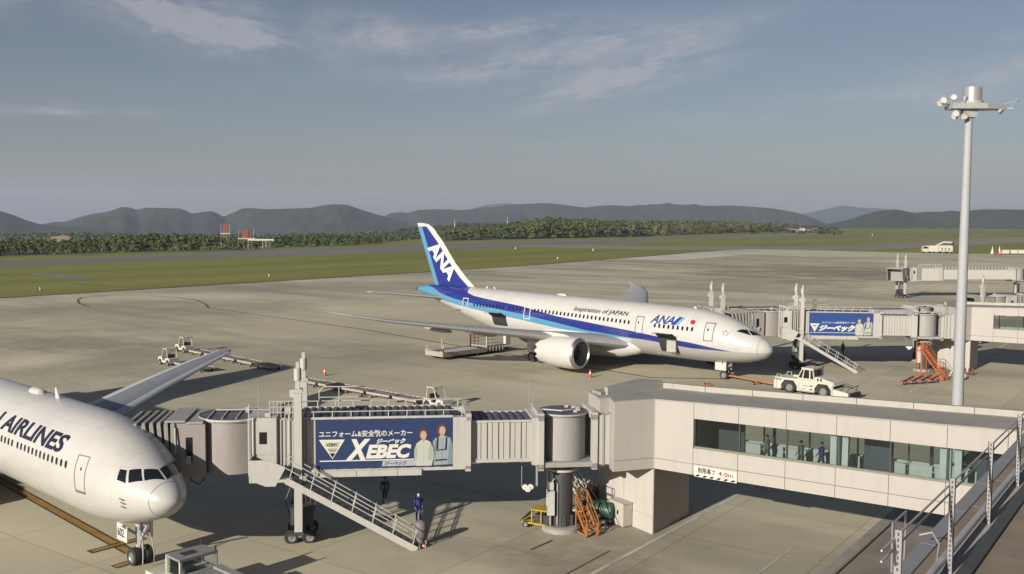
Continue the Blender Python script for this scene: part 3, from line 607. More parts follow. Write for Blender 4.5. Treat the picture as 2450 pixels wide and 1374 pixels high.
low = k.mix(gmask, (.33, .32, .305), (.44, .43, .41)); low = k.mix(k.mr(xyz[2], 2.0, 3.0), (.29, .285, .28), low)  # grey belly darkening downward; part of its tone is shading put into the paint
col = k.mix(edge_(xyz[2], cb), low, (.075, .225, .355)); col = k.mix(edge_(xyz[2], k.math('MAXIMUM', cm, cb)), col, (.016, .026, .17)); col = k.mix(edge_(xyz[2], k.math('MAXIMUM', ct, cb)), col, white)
def skin(k, o_, xyz, col):
    """faint frame and lap seams, grime trailing along the body"""
    f = k.math('FRACT', k.math('MULTIPLY', xyz[0], 1/2.9)); seam = k.math('LESS_THAN', f, .012)
    g_ = k.math('FRACT', k.math('MULTIPLY', k.math('ADD', xyz[2], .35), 1/1.45)); lap = k.math('LESS_THAN', g_, .016)
    col = k.mix(k.math('MULTIPLY', k.math('MAXIMUM', seam, k.math('MULTIPLY', lap, .7)), .22), col, (.12, .12, .12))
    gr = k.noise(o_, 1.1, 5, .65, (.12, 1, 1)); return k.mix(k.mr(gr, .52, .8, 0, .28), col, (.25, .235, .21))
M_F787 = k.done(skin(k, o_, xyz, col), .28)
N7, H7 = A787
r7 = thing('airliner', 'white airliner with blue stripe and blue tail fin, parked in mid-apron', 'airplane', N7, H7)
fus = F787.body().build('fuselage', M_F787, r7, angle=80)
b = MB(); F787.patch(b, [(1.09, -95), (1.09, 265), (1.12, 265), (1.12, -95)], .006, 60, 1); b.build('radome_seam', M_OUTL, r7)
for q in ([(3.46, 43.5), (2.05, 52), (1.95, 60.5), (2.76, 72)], ):
    pass
def cockpit(F_, root, quads, mirror=True):
    for q in quads:
        b = MB(); F_.patch(b, q, .015, 8, 8); b.build('cockpit_window', M_GLASS, root)
        if mirror: b = MB(); F_.patch(b, [(a, 180-p) for a, p in q][::-1], .015, 8, 8); b.build('cockpit_window', M_GLASS, root)
cockpit(F787, r7, [[(3.50, 44), (2.02, 56), (2.72, 72), (3.2, 59.5)], [(2.62, 73.5), (1.93, 60.5), (1.42, 87.5), (2.05, 88.5)]])
for s0, s1, z0, z1, m in ((5.82, 6.95, 4.45, 6.46, M_OUTL), (14.95, 16.05, 4.58, 6.56, M_OUTL), (32.3, 33.4, 4.95, 6.85, M_WHITE), (43.8, 44.9, 4.98, 6.98, M_WHITE)):
    b = MB(); F787.frame(b, s0, s1, z0, z1, .10 if m is M_OUTL else .12, mi=0); d = b.build('door', m, r7)
    F787.window((s0+s1)/2+.12, z0+1.25, .16, .3, .016).build('door_window', M_GLASS, d)
wz = lambda a: float(np.interp(a, [8, 13.4, 17.1, 30.2, 37.7, 42.7], [5.62, 5.68, 5.77, 6.14, 6.20, 6.14]))
for a in [8.42+.615*i for i in range(9)]+[17.0+.61*i for i in range(25)]+[34.1+.61*i for i in range(4)]+[37.0+.61*i for i in range(10)]: F787.window(a, wz(a), .27, .46).build('window', M_GLASS, r7)
# cargo openings to starboard: dark skin patches painted as inner shade, doors swung up
for s0, s1, z0, z1 in ((10.3, 12.75, 2.72, 4.45), (36.4, 39.0, 3.75, 5.0)):
    b = MB(); F787.patch(b, F787.zrect(s0, s1, z0, z1), .02, 6, 8); h_ = b.build('hold_shade_patch', M_SEAL, r7)
    b = MB(); y1 = -F787.st(s0)[2]; b.bx(-s0-1.25, -s0-.06, y1+.2, y1-.10, z0+.12, z1-.3); b.build('cargo_container', mat('container_grey', (.42, .41, .38), .5), h_) if s0 < 20 else None
    b = MB(); P = []
    for i in range(6):
        t = i/5; P.append([(-s0, y1-.12-1.45*t, z1+.10+.50*math.sin(t*1.9)), (-s1, y1-.12-1.45*t, z1+.10+.50*math.sin(t*1.9)+.016*(s1-s0))])
    b.grid(P); b.grid([[(p[0], p[1], p[2]-.16) for p in row] for row in P], 1); b.build('cargo_door', [M_BELLY, M_SEAL], r7)
    if s0 < 20:
        b = MB()
        for i in range(8): b.beam((-s0-.15-.3*i, y1-.02, z0-.08), (-s0-.15-.3*i, y1-.22, z0-.1), .1, .08)
        b.build('sill_roller', M_WHITE, r7)
F787.text('title_lettering', 'Inspiration of JAPAN', r7, M_NAVY, 17.35, lambda a: 6.47+.0095*(a-17.35), .60, 8.15, .18, .016)
F787.text('title_lettering', 'ANA', r7, M_BLUE, 11.0, lambda a: 5.95, 1.08, 3.1, .42, .035)
b = MB(); F787.patch(b, [(11.2, 21.5), (10.72, 21.5), (9.95, 42.5), (10.43, 42.5)], .014, 2, 8); b.build('tail_emblem', M_BLUE, r7)
b = MB(); F787.patch(b, [(10.66, 21.5), (10.36, 21.5), (9.59, 42.5), (9.89, 42.5)], .014, 2, 8); b.build('tail_emblem', M_LBLUE, r7)
b = MB(); b.face([F787.pt(8.54+.31*math.cos(2*math.pi*i/20), 34.6+math.degrees(.31*math.sin(2*math.pi*i/20)/2.98), .02) for i in range(20)][::-1]); b.build('flag_disc', M_RED, r7)
b = MB(); F787.frame(b, 7.9, 9.2, 6.0, 6.78, .02, .012); b.build('flag_border', mat('pale_grey_line', (.5, .5, .5), .5, var=0), r7)
for i in range(5):
    a0 = 2*math.pi*i/5+.3; pts = []
    for rr, da in ((.12, 0), (.34, .28), (.36, -.28)): pts.append(F787.pt(4.48+rr*math.cos(a0+da), 27.3+math.degrees(rr*math.sin(a0+da)/2.5), .02))
    b = MB(); b.face(pts); b.build('alliance_star_point', M_GREYT, r7)
F787.text('registration_lettering', 'A88', r7, M_GREYT, 45.6, lambda a: 5.05, .34, 1.35, 0, .006)
# wings
W787 = [(0, 15.6, 29.6, 2.75, .13), (2.6, 17.2, 29.9, 3.0, .13), (9.8, 22.2, 31.4, 4.0, .115), (18, 27.6, 34.4, 5.15, .10), (25.5, 32.8, 36.8, 6.25, .095), (28, 35.2, 38.3, 6.75, .09), (29.6, 38.0, 39.6, 7.15, .085), (30.2, 40.0, 40.5, 7.35, .08)]
for sg in (-1, 1):
    up = 1.0 if sg < 0 else 1.10
    w_ = loft([airfoil(l+(max(0, y-12)*.11 if sg > 0 else 0), t+(max(0, y-12)*.07 if sg > 0 else 0), sg*y*(1 if sg < 0 else 1.045 if y > 20 else 1), z*1+(up-1)*max(0, z-3)*1.9, tc) for y, l, t, z, tc in W787][::1]).build('wing', M_WING, r7, angle=60)
    for y, l, t, z in ((6.0, 26.5, 32.6, 2.95), (12.5, 29.0, 34.6, 3.95), (17.5, 31.5, 36.2, 4.6)):
        b = MB(); b.lathe([(0, .02), (.5, .18), (1.6, .30), (3.2, .30), (4.6, .18), (t-l, .02)], (-l, sg*y, z), (-1, 0, .035), 12); b.build('flap_track_fairing', M_WING, w_)
    engine(r7, F787, (-18.45, sg*9.8, 2.55), 3.72, 5.75, M_WHITE)
    b = MB(); b.profile([(-19.6, 4.30), (-21.0, 4.62), (-23.2, 4.72), (-27.8, 4.3), (-25.8, 3.75), (-24.0, 3.6), (-20.5, 4.05)], sg*9.8-.23, sg*9.8+.23); b.build('engine_pylon', M_WHITE, r7)
b = MB(); b.lathe([(0, .02), (1.2, .9), (3.5, 1.55), (7, 1.8), (12, 1.8), (15, 1.5), (17.5, .8), (19, .02)], (-15.2, -1.35, 2.85), (-1, 0, .01), 24); b.lathe([(0, .02), (1.2, .9), (3.5, 1.55), (7, 1.8), (12, 1.8), (15, 1.5), (17.5, .8), (19, .02)], (-15.2, 1.35, 2.85), (-1, 0, .01), 24); b.build('belly_fairing', M_WHITE, r7)
b = MB(); F787.patch(b, [(52.0, 25), (56.0, 25), (56.0, 8), (52.0, 8)], .01, 4, 4); 
for sg in (-1, 1): loft([airfoil(48.2, 54.6, sg*.6, 6.45, .1), airfoil(50.0, 55.0, sg*2.5, 6.75, .1), airfoil(53.9, 56.4, sg*9.3, 7.5, .09), airfoil(55.0, 56.6, sg*9.9, 7.55, .08)]).build('tailplane', M_WING, r7, angle=60)
k = NT('livery_fin_paint'); o_, xyz = k.obj(); s_ = k.math('MULTIPLY', xyz[0], -1.0)
le = k.curve(xyz[2], [(6.5, 43.8), (8.3, 44.9), (9.5, 46.6), (11.5, 48.7), (14.4, 51.25), (16.4, 53.4), (17.4, 54.8)], 6.5, 17.4, 40, 60); te = k.curve(xyz[2], [(6.5, 52.0), (7.3, 52.5), (12.5, 54.7), (17.4, 56.8)], 6.5, 17.4, 40, 60)
c_ = k.mix(k.mr(k.math('SUBTRACT', s_, k.math('SUBTRACT', te, .85)), -.015, .015), (.016, .026, .17), (.075, .225, .355))
c_ = k.mix(k.mr(k.math('SUBTRACT', k.math('ADD', le, 1.0), s_), -.015, .015), c_, (.46, .45, .43)); c_ = k.mix(k.mr(xyz[2], 16.55, 16.58), c_, (.46, .45, .43))
M_FIN = k.done(c_, .3)
fin = loft([airfoil(42.6, 52.3, 0, 7.35, .085, 'z'), airfoil(43.9, 52.6, 0, 7.9, .09, 'z'), airfoil(44.9, 52.85, 0, 8.35, .09, 'z'), airfoil(46.6, 53.4, 0, 9.6, .09, 'z'), airfoil(48.7, 54.25, 0, 11.5, .09, 'z'), airfoil(51.2, 55.5, 0, 14.4, .09, 'z'), airfoil(53.2, 56.35, 0, 16.35, .085, 'z'), airfoil(54.2, 56.55, 0, 16.9, .08, 'z'), airfoil(55.3, 56.6, 0, 17.05, .06, 'z')]).build('tail_fin', M_FIN, r7, angle=60)
me = text_mesh('ANA', 1.0, .30, .06); xs = [v.co.x for v in me.vertices]; w_ = max(xs)-min(xs); x0_ = min(xs); fq = [(54.35, 13.55), (49.75, 8.9), (48.55, 10.55), (53.05, 15.2)]      # lettering corners (station, height) on the fin
def fmap(x, y):
    u = (x-x0_)/w_; v = y; a = [(1-u)*(1-v)*fq[0][i]+u*(1-v)*fq[1][i]+u*v*fq[2][i]+(1-u)*v*fq[3][i] for i in (0, 1)]
    zs = [8.35, 9.6, 11.5, 14.4, 16.35]; c0 = float(np.interp(a[1], zs, [44.9, 46.6, 48.7, 51.2, 53.2])); c1 = float(np.interp(a[1], zs, [52.85, 53.4, 54.25, 55.5, 56.35])); x_ = min(1, max(0, (a[0]-c0)/(c1-c0)))
    t = 5*.09*(.2969*math.sqrt(x_)-.126*x_-.3516*x_*x_+.2843*x_**3-.1015*x_**4)-0*.02
    return (-a[0], -(t-.02*math.sin(math.pi*x_))*(c1-c0)*.9-.05, a[1])
cut_mesh(me, .12, .25); lettering('fin_lettering', me, fmap, mat('white_lettering', (.74, .73, .70), .4, var=0), r7)
gear_leg(r7, -29.0, -4.9, 3.2, [(-28.28, -5.25), (-28.28, -4.55), (-29.74, -5.25), (-29.74, -4.55)], .66, .5); gear_leg(r7, -29.0, 4.9, 3.2, [(-28.28, 5.25), (-28.28, 4.55), (-29.74, 5.25), (-29.74, 4.55)], .66, .5)
gear_leg(r7, -5.62, 0, 2.0, [(-5.62, .30), (-5.62, -.30)], .5, .34, 'nose_gear')
for y in (-.62, .62):
    b = MB(); b.bx(-6.6, -5.2, y-.03, y+.03, 1.05, 2.0); d = b.build('gear_door', M_WHITE, r7)
b = MB(); b.bx(-6.0, -5.3, -4.9, -4.8, .9, 2.6); 
b = MB(); b.bx(-27.7, -30.2, -5.75, -5.68, 1.3, 3.0); b.build('gear_door', M_WHITE, r7)
b = MB()
for a in (40.8, 42.2): b = MB(); b.profile([(-a, 7.9), (-a-.45, 7.9), (-a-.5, 8.55), (-a-.3, 8.55)], -.04, .04); b.build('antenna', M_WHITE, r7)
b = MB(); b.lathe([(0, .02), (.3, .25), (1.2, .3), (1.9, .02)], (-28.5, 0, 8.05), (-1, 0, 0), 12); b.build('antenna_dome', M_WHITE, r7); b = MB(); b.profile([(-9.3, 7.6), (-9.8, 7.6), (-9.85, 7.95), (-9.65, 7.95)], -.03, .03); b.build('antenna', M_WHITE, r7)
b = MB(); b.lathe([(0, .26), (.35, .22), (.36, .05)], (-56.25, 0, 7.5), (-1, 0, .05), 16); b.build('exhaust_outlet', M_DARKM, r7)

# ---- the white twin jet at the lower left
F767 = Fus([(0, 4.0, 4.0, 0), (.1, 4.3, 3.75, .36), (.4, 4.62, 3.42, .74), (1, 4.98, 3.05, 1.12), (2, 5.5, 2.68, 1.58), (3, 6.08, 2.38, 1.93), (4, 6.56, 2.16, 2.16), (5.5, 7.02, 1.95, 2.37), (7, 7.25, 1.86, 2.47), (9, 7.36, 1.85, 2.515), (34, 7.36, 1.85, 2.515), (40, 7.36, 2.8, 2.3), (46, 7.3, 4.2, 1.7), (51, 7.1, 5.4, .9), (54, 6.8, 6.1, .25)])
N6, H6 = A767
r6 = thing('airliner', 'white airliner with dark slanted AIRLINES lettering, nose beside the near boarding bridge', 'airplane', N6, H6)
k = NT('white_fuselage_paint'); o_, xyz = k.obj(); M_F767 = k.done(skin(k, o_, xyz, k.mix(k.mr(k.noise(o_, .6, 4), .35, .65), (.42, .408, .39), (.448, .437, .418))), .28)
F767.body().build('fuselage', M_F767, r6, angle=80)
b = MB(); F767.patch(b, [(.76, -95), (.76, 265), (.785, 265), (.785, -95)], .006, 60, 1); b.build('radome_seam', M_OUTL, r6)
cockpit(F767, r6, [[(2.68, 25.5), (2.17, 28), (2.50, 46.5), (2.82, 41.5)], [(2.04, 31), (1.50, 48.5), (2.07, 64.5), (2.42, 49.5)], [(1.43, 51), (.92, 86.5), (1.66, 88), (1.97, 67.5)]])
b = MB(); F767.frame(b, 4.88, 5.86, 3.93, 5.73, .045); d = b.build('door', M_OUTL, r6); F767.window(5.3, 5.1, .1, .16, .016).build('door_window', M_GLASS, d)
b = MB(); F767.patch(b, F767.zrect(4.9, 5.84, 3.86, 3.92), .03, 2, 2); b.build('door_sill', M_GREYT, r6)
for a in [6.80+.515*i for i in range(13)]+[13.75+.515*i for i in range(14)]: F767.window(a, 5.10, .23, .37).build('window', M_GLASS, r6)
F767.text('title_lettering', 'JAPAN AIRLINES', r6, M_NAVY, 7.35, lambda a: 5.57+.006*(a-8), .98, 8.55, .30, .045, 'AIRLINES')
W767 = [(0, 15.5, 25.8, 2.55, .13), (2.5, 18.3, 27.6, 2.9, .13), (8.1, 23.0, 29.0, 3.62, .115), (14.5, 28.2, 32.9, 4.35, .10), (20.2, 32.5, 36.1, 4.95, .10), (24.6, 35.8, 38.0, 5.42, .10), (25.4, 36.9, 38.1, 5.52, .09)]
for sg in (1, -1):
    sec = W767 if sg > 0 else W767
    w_ = loft([airfoil(l, t, sg*y, z, tc) for y, l, t, z, tc in sec]).build('wing', M_WING6, r6, angle=60)
    # slat and flap surfaces, a shade lighter than the wing box, a few millimetres proud
    for nm, fa, fb, mm in (('slat', -.012, .14, M_WINGL), ('flap', .74, 1.015, M_WINGL)):
        b = MB(); P = []
        for y, l, t, z, tc in sec[1:6]:
            c_ = t-l; row = []
            for i in range(7):
                x_ = min(1, max(0, fa+(fb-fa)*i/6)); tt = 5*tc*(.2969*math.sqrt(x_)-.126*x_-.3516*x_*x_+.2843*x_**3-.1015*x_**4); row.append((-(l+c_*(fa+(fb-fa)*i/6)), sg*y, z+(.02*math.sin(math.pi*x_)+tt)*c_+.015))
            P.append(row)
        b.grid(P); b.build(nm, mm, w_)
    engine(r6, F767, (-19.2, sg*7.95, 1.75), 2.75, 4.6, M_WHITE, False)
    b = MB(); b.profile([(-19.8, 3.0), (-22, 3.35), (-26, 3.3), (-24, 2.9), (-20.5, 2.8)], sg*7.95-.2, sg*7.95+.2); b.build('engine_pylon', M_WHITE, r6)
    loft([airfoil(46.2, 52.6, sg*.4, 6.3, .1), airfoil(51.6, 54.3, sg*9.3, 7.3, .09)]).build('tailplane', M_WING, r6, angle=60)
    gear_leg(r6, -27.0, sg*4.65, 2.6, [(-26.4, sg*5.05), (-26.4, sg*4.25), (-27.7, sg*5.05), (-27.7, sg*4.25)], .6, .45)
b = MB(); b.lathe([(0, .02), (1.5, .9), (4, 1.5), (8, 1.65), (13, 1.5), (16, .6), (17, .02)], (-18.8, -1.2, 2.75), (-1, 0, 0), 24); b.lathe([(0, .02), (1.5, .9), (4, 1.5), (8, 1.65), (13, 1.5), (16, .6), (17, .02)], (-18.8, 1.2, 2.75), (-1, 0, 0), 24); b.build('belly_fairing', M_WHITE, r6)
loft([airfoil(40.5, 50.2, 0, 7.1, .09, 'z'), airfoil(43.0, 50.8, 0, 8.6, .09, 'z'), airfoil(49.6, 53.6, 0, 15.4, .09, 'z'), airfoil(50.4, 53.8, 0, 15.8, .08, 'z')]).build('tail_fin', M_WHITE, r6, angle=60)
ng = gear_leg(r6, -3.85, 0, 2.2, [(-3.77, .33), (-3.77, -.33)], .47, .36, 'nose_gear')
b = MB(); b.tube([(-3.3, -.2, 1.9), (-2.95, -.25, 1.4), (-2.85, -.3, .7), (-2.9, -.3, .25)], .035, 8); b.tube([(-3.3, .2, 1.9), (-2.95, .25, 1.4), (-2.85, .3, .7), (-2.9, .3, .25)], .03, 8); b.build('hydraulic_hose', mat('hose_grey', (.35, .35, .34), .6), ng)
b = MB(); b.profile([(-4.85, 1.25), (-3.75, 1.25), (-3.7, 2.15), (-4.85, 2.15)], -.70, -.64); d = b.build('gear_door', M_WHITE, r6)
me = text_mesh('602', .42, 0, .012); xs = [v.co.x for v in me.vertices]; lettering('door_number', me, lambda x, y: (-4.78+x*.82, -.706, 1.48+y), M_NAVY, d)
b = MB(); b.profile([(-4.85, 1.25), (-3.75, 1.25), (-3.7, 2.15), (-4.85, 2.15)], .64, .70); b.build('gear_door', M_WHITE, r6)
b = MB(); b.profile([(-13.2, 7.3), (-13.75, 7.3), (-13.8, 7.95), (-13.6, 7.95)], -.035, .035); b.build('antenna', M_WHITE, r6); b = MB(); b.lathe([(0, .05), (.15, .3), (.9, .36), (1.5, .3), (1.7, .05)], (-15.5, 0, 7.28), (-1, 0, 0), 16); b.build('antenna_dome', M_WHITE, r6)
b = MB()
for a, p in ((2.35, -2), (2.3, -9), (2.35, -17)): b.beam(F767.pt(a, p, .0), F767.pt(a-.35, p-.5, .10), .05, .03)
b.build('pitot_probe', M_GREYT, r6)
# ------------------------------------------------------------------ walkways of the terminal and boarding bridges
M_PANEL = streak_mat('cream_wall_panel', (.45, .42, .385), .6, .12); M_PANEL2 = streak_mat('cream_pier_panel', (.52, .485, .44), .65, .16); M_COPING = streak_mat('parapet_cladding', (.44, .415, .37), .6, .2); M_ROOF = mat('walkway_roof_sheet', (.34, .325, .295), .7, var=.12, scale=.5)
M_ROOFE = mat('roof_edge_metal', (.34, .33, .31), .6, var=.1, scale=1); M_SILL = mat('green_grey_sill', (.20, .20, .16), .5); M_JOINT = mat('panel_joint_dark', (.16, .145, .125), .8); M_INT = mat('interior_white', (.70, .735, .72), .6, var=.05)
M_INTD = mat('interior_dark', (.10, .105, .11), .6); M_FLOOR = mat('interior_floor', (.17, .16, .15), .5); M_MULL = mat('mullion_dark', (.05, .052, .06), .4); M_SOFF = mat('soffit_grey', (.20, .19, .18), .8)
def glass_mat(name, tint, refl):
    m = bpy.data.materials.new(name); m.use_nodes = True; t = m.node_tree; t.nodes.clear(); o = t.nodes.new('ShaderNodeOutputMaterial'); mx = t.nodes.new('ShaderNodeMixShader'); tr = t.nodes.new('ShaderNodeBsdfTransparent'); gl = t.nodes.new('ShaderNodeBsdfGlossy'); lw = t.nodes.new('ShaderNodeFresnel')
    lw.inputs['IOR'].default_value = refl; tr.inputs[0].default_value = (*tint, 1); gl.inputs['Roughness'].default_value = .03; gl.inputs[0].default_value = (.9, .95, .93, 1)
    t.links.new(lw.outputs[0], mx.inputs[0]); t.links.new(tr.outputs[0], mx.inputs[1]); t.links.new(gl.outputs[0], mx.inputs[2]); t.links.new(mx.outputs[0], o.inputs[0]); MATS[name] = m; return m
M_PANE = glass_mat('tinted_pane', (.76, .80, .795), 1.5); M_CLEAR = glass_mat('clear_pane', (.88, .92, .92), 1.5)
def lin(a, z0, k): return z0+k*a
def walkway(origin, label, length, nb, detail):
    """raised passenger walkway: local x towards the terminal, y away from the viewer"""
    w = thing('raised_walkway', label, 'walkway', origin, UA); BAY = 2.6; W_ = 3.7
    def top(a): return 7.82+.034*max(a, 0)
    def wt(a): return 6.97+.018*a
    def wb(a): return 5.33+.015*a
    def bo(a): return 3.87+.009*max(a, 0)
    head = [(0, 0), (0, W_), (-1.5, W_), (-2.9, 3.5), (-4.1, -.35), (-2.6, -1.75), (-2.25, -1.15), (-1.45, -2.1)][::-1]
    hp = [(p[0], p[1]) for p in head]
    b = MB(); b.prism(hp[::-1] if False else [(0, .02), (0, W_), (-1.5, W_), (-2.9, 3.5), (-4.1, -.35), (-2.6, -1.75), (-2.25, -1.15), (-1.45, -2.1)], 3.95, 7.74); b.build('head_block', M_PANEL, w)
    # cladding on the faces of the head, a base course under a joint line
    pts = [(-4.1, -.35), (-2.6, -1.75), (-2.25, -1.15), (-1.45, -2.1), (0, 0)]
    for p, q in zip(pts[:-1], pts[1:]):
        p, q = Vector(p), Vector(q); d = (q-p).normalized(); n = Vector((d.y, -d.x)); e = .012
        for z0, z1, nm in ((3.88, 4.46, 'wall_panel'), (4.49, 7.80, 'wall_panel')):
            b = MB(); P = [p+d*e, q-d*e]; b.prism([(*(P[0]+n*.05),), (*(P[1]+n*.05),), (*(P[1]+n*.002),), (*(P[0]+n*.002),)], z0, z1); b.build(nm, M_PANEL, w)
    # floor slab, soffit beam, roof
    b = MB(); b.prism([(0.0, .06), (length, .06), (length, W_-.06), (0, W_-.06)], [3.9, bo(length)+.03, bo(length)+.03, 3.9], 0, 0, [4.36, 4.36+.012*length, 4.36+.012*length, 4.36]); b.build('floor_slab', M_SOFF, w)
    b = MB(); b.prism([(0.0, .05), (length, .05), (length, W_-.05), (0, W_-.05)], [7.3, wt(length)+.25, wt(length)+.25, 7.3], 0, 0, [top(0)-.04, top(length)-.04, top(length)-.04, top(0)-.04]); b.build('roof_slab', M_SOFF, w)
    b = MB(); b.prism([(.0, -.10), (length, -.10), (length, W_), (0, W_)], [top(0)-.03, top(length)-.03, top(length)-.03, top(0)-.03], 0, 0, [top(0)+.03, top(length)+.03, top(length)+.03, top(0)+.03])
    b.prism([(-.002, -.08), (-.002, W_), (-1.5, W_), (-2.9, 3.5), (-4.12, -.35), (-2.62, -1.8), (-2.27, -1.2), (-1.45, -2.17)], 7.76, 7.85); b.build('roof', M_ROOF, w)
    b = MB(); n_ = int(length/2.6)
    for i in range(n_): 
        a0, a1 = -1.4+i*(length+1.4)/n_, -1.4+(i+1)*(length+1.4)/n_-.03; b.prism([(a0, W_-.3), (a1, W_-.3), (a1, W_), (a0, W_)], [top(a0)+.03, top(a1)+.03]*1+[top(a1)+.03, top(a0)+.03], 0, 0, [top(a0)+.34, top(a1)+.34, top(a1)+.34, top(a0)+.34])
        b.build('parapet_coping', M_COPING, w); b = MB()
    b = MB(); b.prism([(-2.95, -.6), (-2.7, -.65), (-1.25, W_-.35), (-1.5, W_-.02), (-2.85, 3.4)], 7.85, 8.28); b.build('parapet', M_ROOFE, w)
    b = MB(); b.prism([(-3.8, -.55), (-2.95, -1.0), (-2.75, -.2), (-3.35, .6)], 7.85, 8.02); b.build('roof_hatch', M_ROOFE, w)
    # front bays
    def quad(a0, a1, z0a, z0b, z1a, z1b, y0, y1, nm, m, par=w):
        b = MB(); b.prism([(a0, y0), (a1, y0), (a1, y1), (a0, y1)], [z0a, z0b, z0b, z0a], 0, 0, [z1a, z1b, z1b, z1a]); return b.build(nm, m, par)
    g = .012; a = .0; first = 2.4
    quad(.03, first-g, 4.49, 4.49, top(0)-.03, top(first)-.03, -.06, .05, 'wall_panel', M_PANEL)
    quad(.03, first-g, 3.88, 3.89, 4.46, 4.47, -.06, .05, 'wall_panel', M_PANEL)
    quad(-.06, .025, 3.9, 3.9, top(0)-.02, top(0)-.02, -.09, .05, 'corner_trim', M_PANEL)
    for i in range(nb):
        a0, a1 = first+BAY*i, min(first+BAY*(i+1), length); 
        quad(a0+g, a1-g, bo(a0), bo(a1), bo(a0)+.60, bo(a1)+.60, -.06, .05, 'wall_panel', M_PANEL)
        quad(a0+g, a1-g, bo(a0)+.63, bo(a1)+.63, wb(a0), wb(a1), -.06, .05, 'wall_panel', M_PANEL)
        quad(a0+g, a1-g, wt(a0), wt(a1), top(a0)-.03, top(a1)-.03, -.06, .05, 'wall_panel', M_PANEL)
        f = quad(a0, a1, wb(a0)-.01, wb(a1)-.01, wb(a0)+.09, wb(a1)+.09, .052, .22, 'window_frame', M_SILL)
        quad(a0+.04, a1-.04, wb(a0)+.09, wb(a1)+.09, wt(a0)+.02, wt(a1)+.02, .17, .18, 'pane', M_PANE, f)
        quad(a0-.035, a0+.035, wb(a0)+.09, wb(a0)+.09, wt(a0)+.02, wt(a0)+.02, .10, .22, 'mullion', M_MULL, f)
        # far side: low white panels under its own windows
        quad(a0+.02, a1-.02, 3.95, 3.95, wb(a0)+.0, wb(a1)+.0, W_-.12, W_-.05, 'rear_panel', M_INT); quad(a0+.02, a1-.02, wt(a0), wt(a1), top(a0)-.05, top(a1)-.05, W_-.12, W_-.05, 'rear_panel', M_INT)
        f = quad(a0+.0, a0+.07, wb(a0), wb(a0), wt(a0), wt(a0), W_-.16, W_-.06, 'rear_mullion', M_MULL)
        if not (i == 0): quad(a0+.09, a1-.02, wb(a0), wb(a1), wt(a0), wt(a1), W_-.10, W_-.09, 'rear_pane', M_CLEAR, f)
        if detail:
            b = MB()
            for z in (.62, .92): b.beam((a0+.05, W_-.45, 4.40+.012*a0+z), (a1-.05, W_-.45, 4.40+.012*a1+z), .05)
            b.build('handrail', M_INT, w); b = MB(); [b.beam((a0+x, W_-.40, 4.40+.012*a0), (a0+x+.12, W_-.40, 5.30+.012*a0), .06) for x in (.10, 1.34)]; b.build('handrail_post', M_MULL, w)
            for k_ in range(2):
                x0 = a0+.12+k_*BAY/2; b = MB(); b.bx(x0, min(x0+BAY/2-.14, length), W_-.5, W_-.46, 4.42+.012*a0, 5.30+.012*a0); b.build('barrier_panel', M_INT, w)
    quad(first, length, 5.2, 5.2, 5.21, 5.21, 10, 10.01, 'x', M_SILL) if False else None
    if detail:
        b = MB(); b.bx(2.2, 4.1, W_-.7, W_-.55, 4.4, 7.25); b.bx(2.2, 2.3, .3, W_-.7, 4.4, 7.25); b.build('inner_wall', M_INTD, w)
        for a0, wd in ((9.75, .5), (10.35, .3), (15.0, .5), (15.65, .32)): b = MB(); b.bx(a0, a0+wd, .45, .75, 4.4, 7.2); b.build('column', M_INT, w)
        for a0, wd in ((10.9, 1.3), (16.3, 1.5)): b = MB(); b.bx(a0, a0+wd, W_-1.3, W_-.6, 4.4, 6.9); b.build('display_cabinet', mat('cabinet_blue_grey', (.09, .11, .15), .5), w)
        for a0 in (5.6, 8.9, 13.9): b = MB(); b.bx(a0, a0+.16, W_-.3, W_-.2, 5.2, 7.2); b.build('rear_column', M_MULL, w)
        sg = MB(); sg.bx(2.52, 4.98, -.10, -.064, 3.83, 4.42); s_ = sg.build('height_limit_sign', mat('sign_white', (.72, .68, .58), .5, var=.03), w)
        for txt, m, x0, ln in (('制限高さ', M_NAVY, 2.72, 1.02), ('4.0m', mat('sign_red', (.30, .03, .03), .5, var=0), 3.92, .88)):
            me = text_mesh(txt, .24, 0, .008); xs = [v.co.x for v in me.vertices]; k_ = ln/(max(xs)-min(xs)); x_ = min(xs); lettering('sign_lettering', me, lambda x, y: (x0+(x-x_)*k_, -.104, 4.09+y), m, s_)
        for i in range(6):
            b = MB(); x0 = 2.56+.41*i; b.face([(x0, -.103, 3.85), (x0+.2, -.103, 3.85), (x0+.34, -.103, 3.97), (x0+.14, -.103, 3.97)]); b.build('hazard_stripe', M_NAVY, s_)
        b = MB(); b.bx(16.9, 17.3, 1.9, 2.3, 0, 4.0); b.build('support_column', M_SOFF, w)
    quad(.1, length, 3.95, bo(length)+.05, wb(0)-.02, wb(length)-.02, .06, .10, 'joint_backing', M_JOINT); quad(.1, length, wt(0)+.01, wt(length)+.01, top(0)-.06, top(length)-.06, .06, .10, 'joint_backing', M_JOINT); quad(.06, first, wb(0), wb(first), wt(0), wt(first), .055, .10, 'joint_backing', M_JOINT)  # added dark backing, keeps the lit interior from showing through the panel gaps
    # pier
    p = thing('walkway_pier', 'cream pier under the '+('near' if detail else 'far')+' raised walkway beside the round bridge column', 'pier', origin, UA)
    b = MB(); poly = [(-4.7, 1.85), (.0, .02), (-.02, 4.68), (-3.6, 5.6)]; b.prism(poly, 0, 3.86); b.build('pier_wall', [M_PANEL2], p)
    d = Vector((4.7, -1.83)).normalized(); n = Vector((d.y, -d.x)); o_ = Vector((-4.7, 1.85))
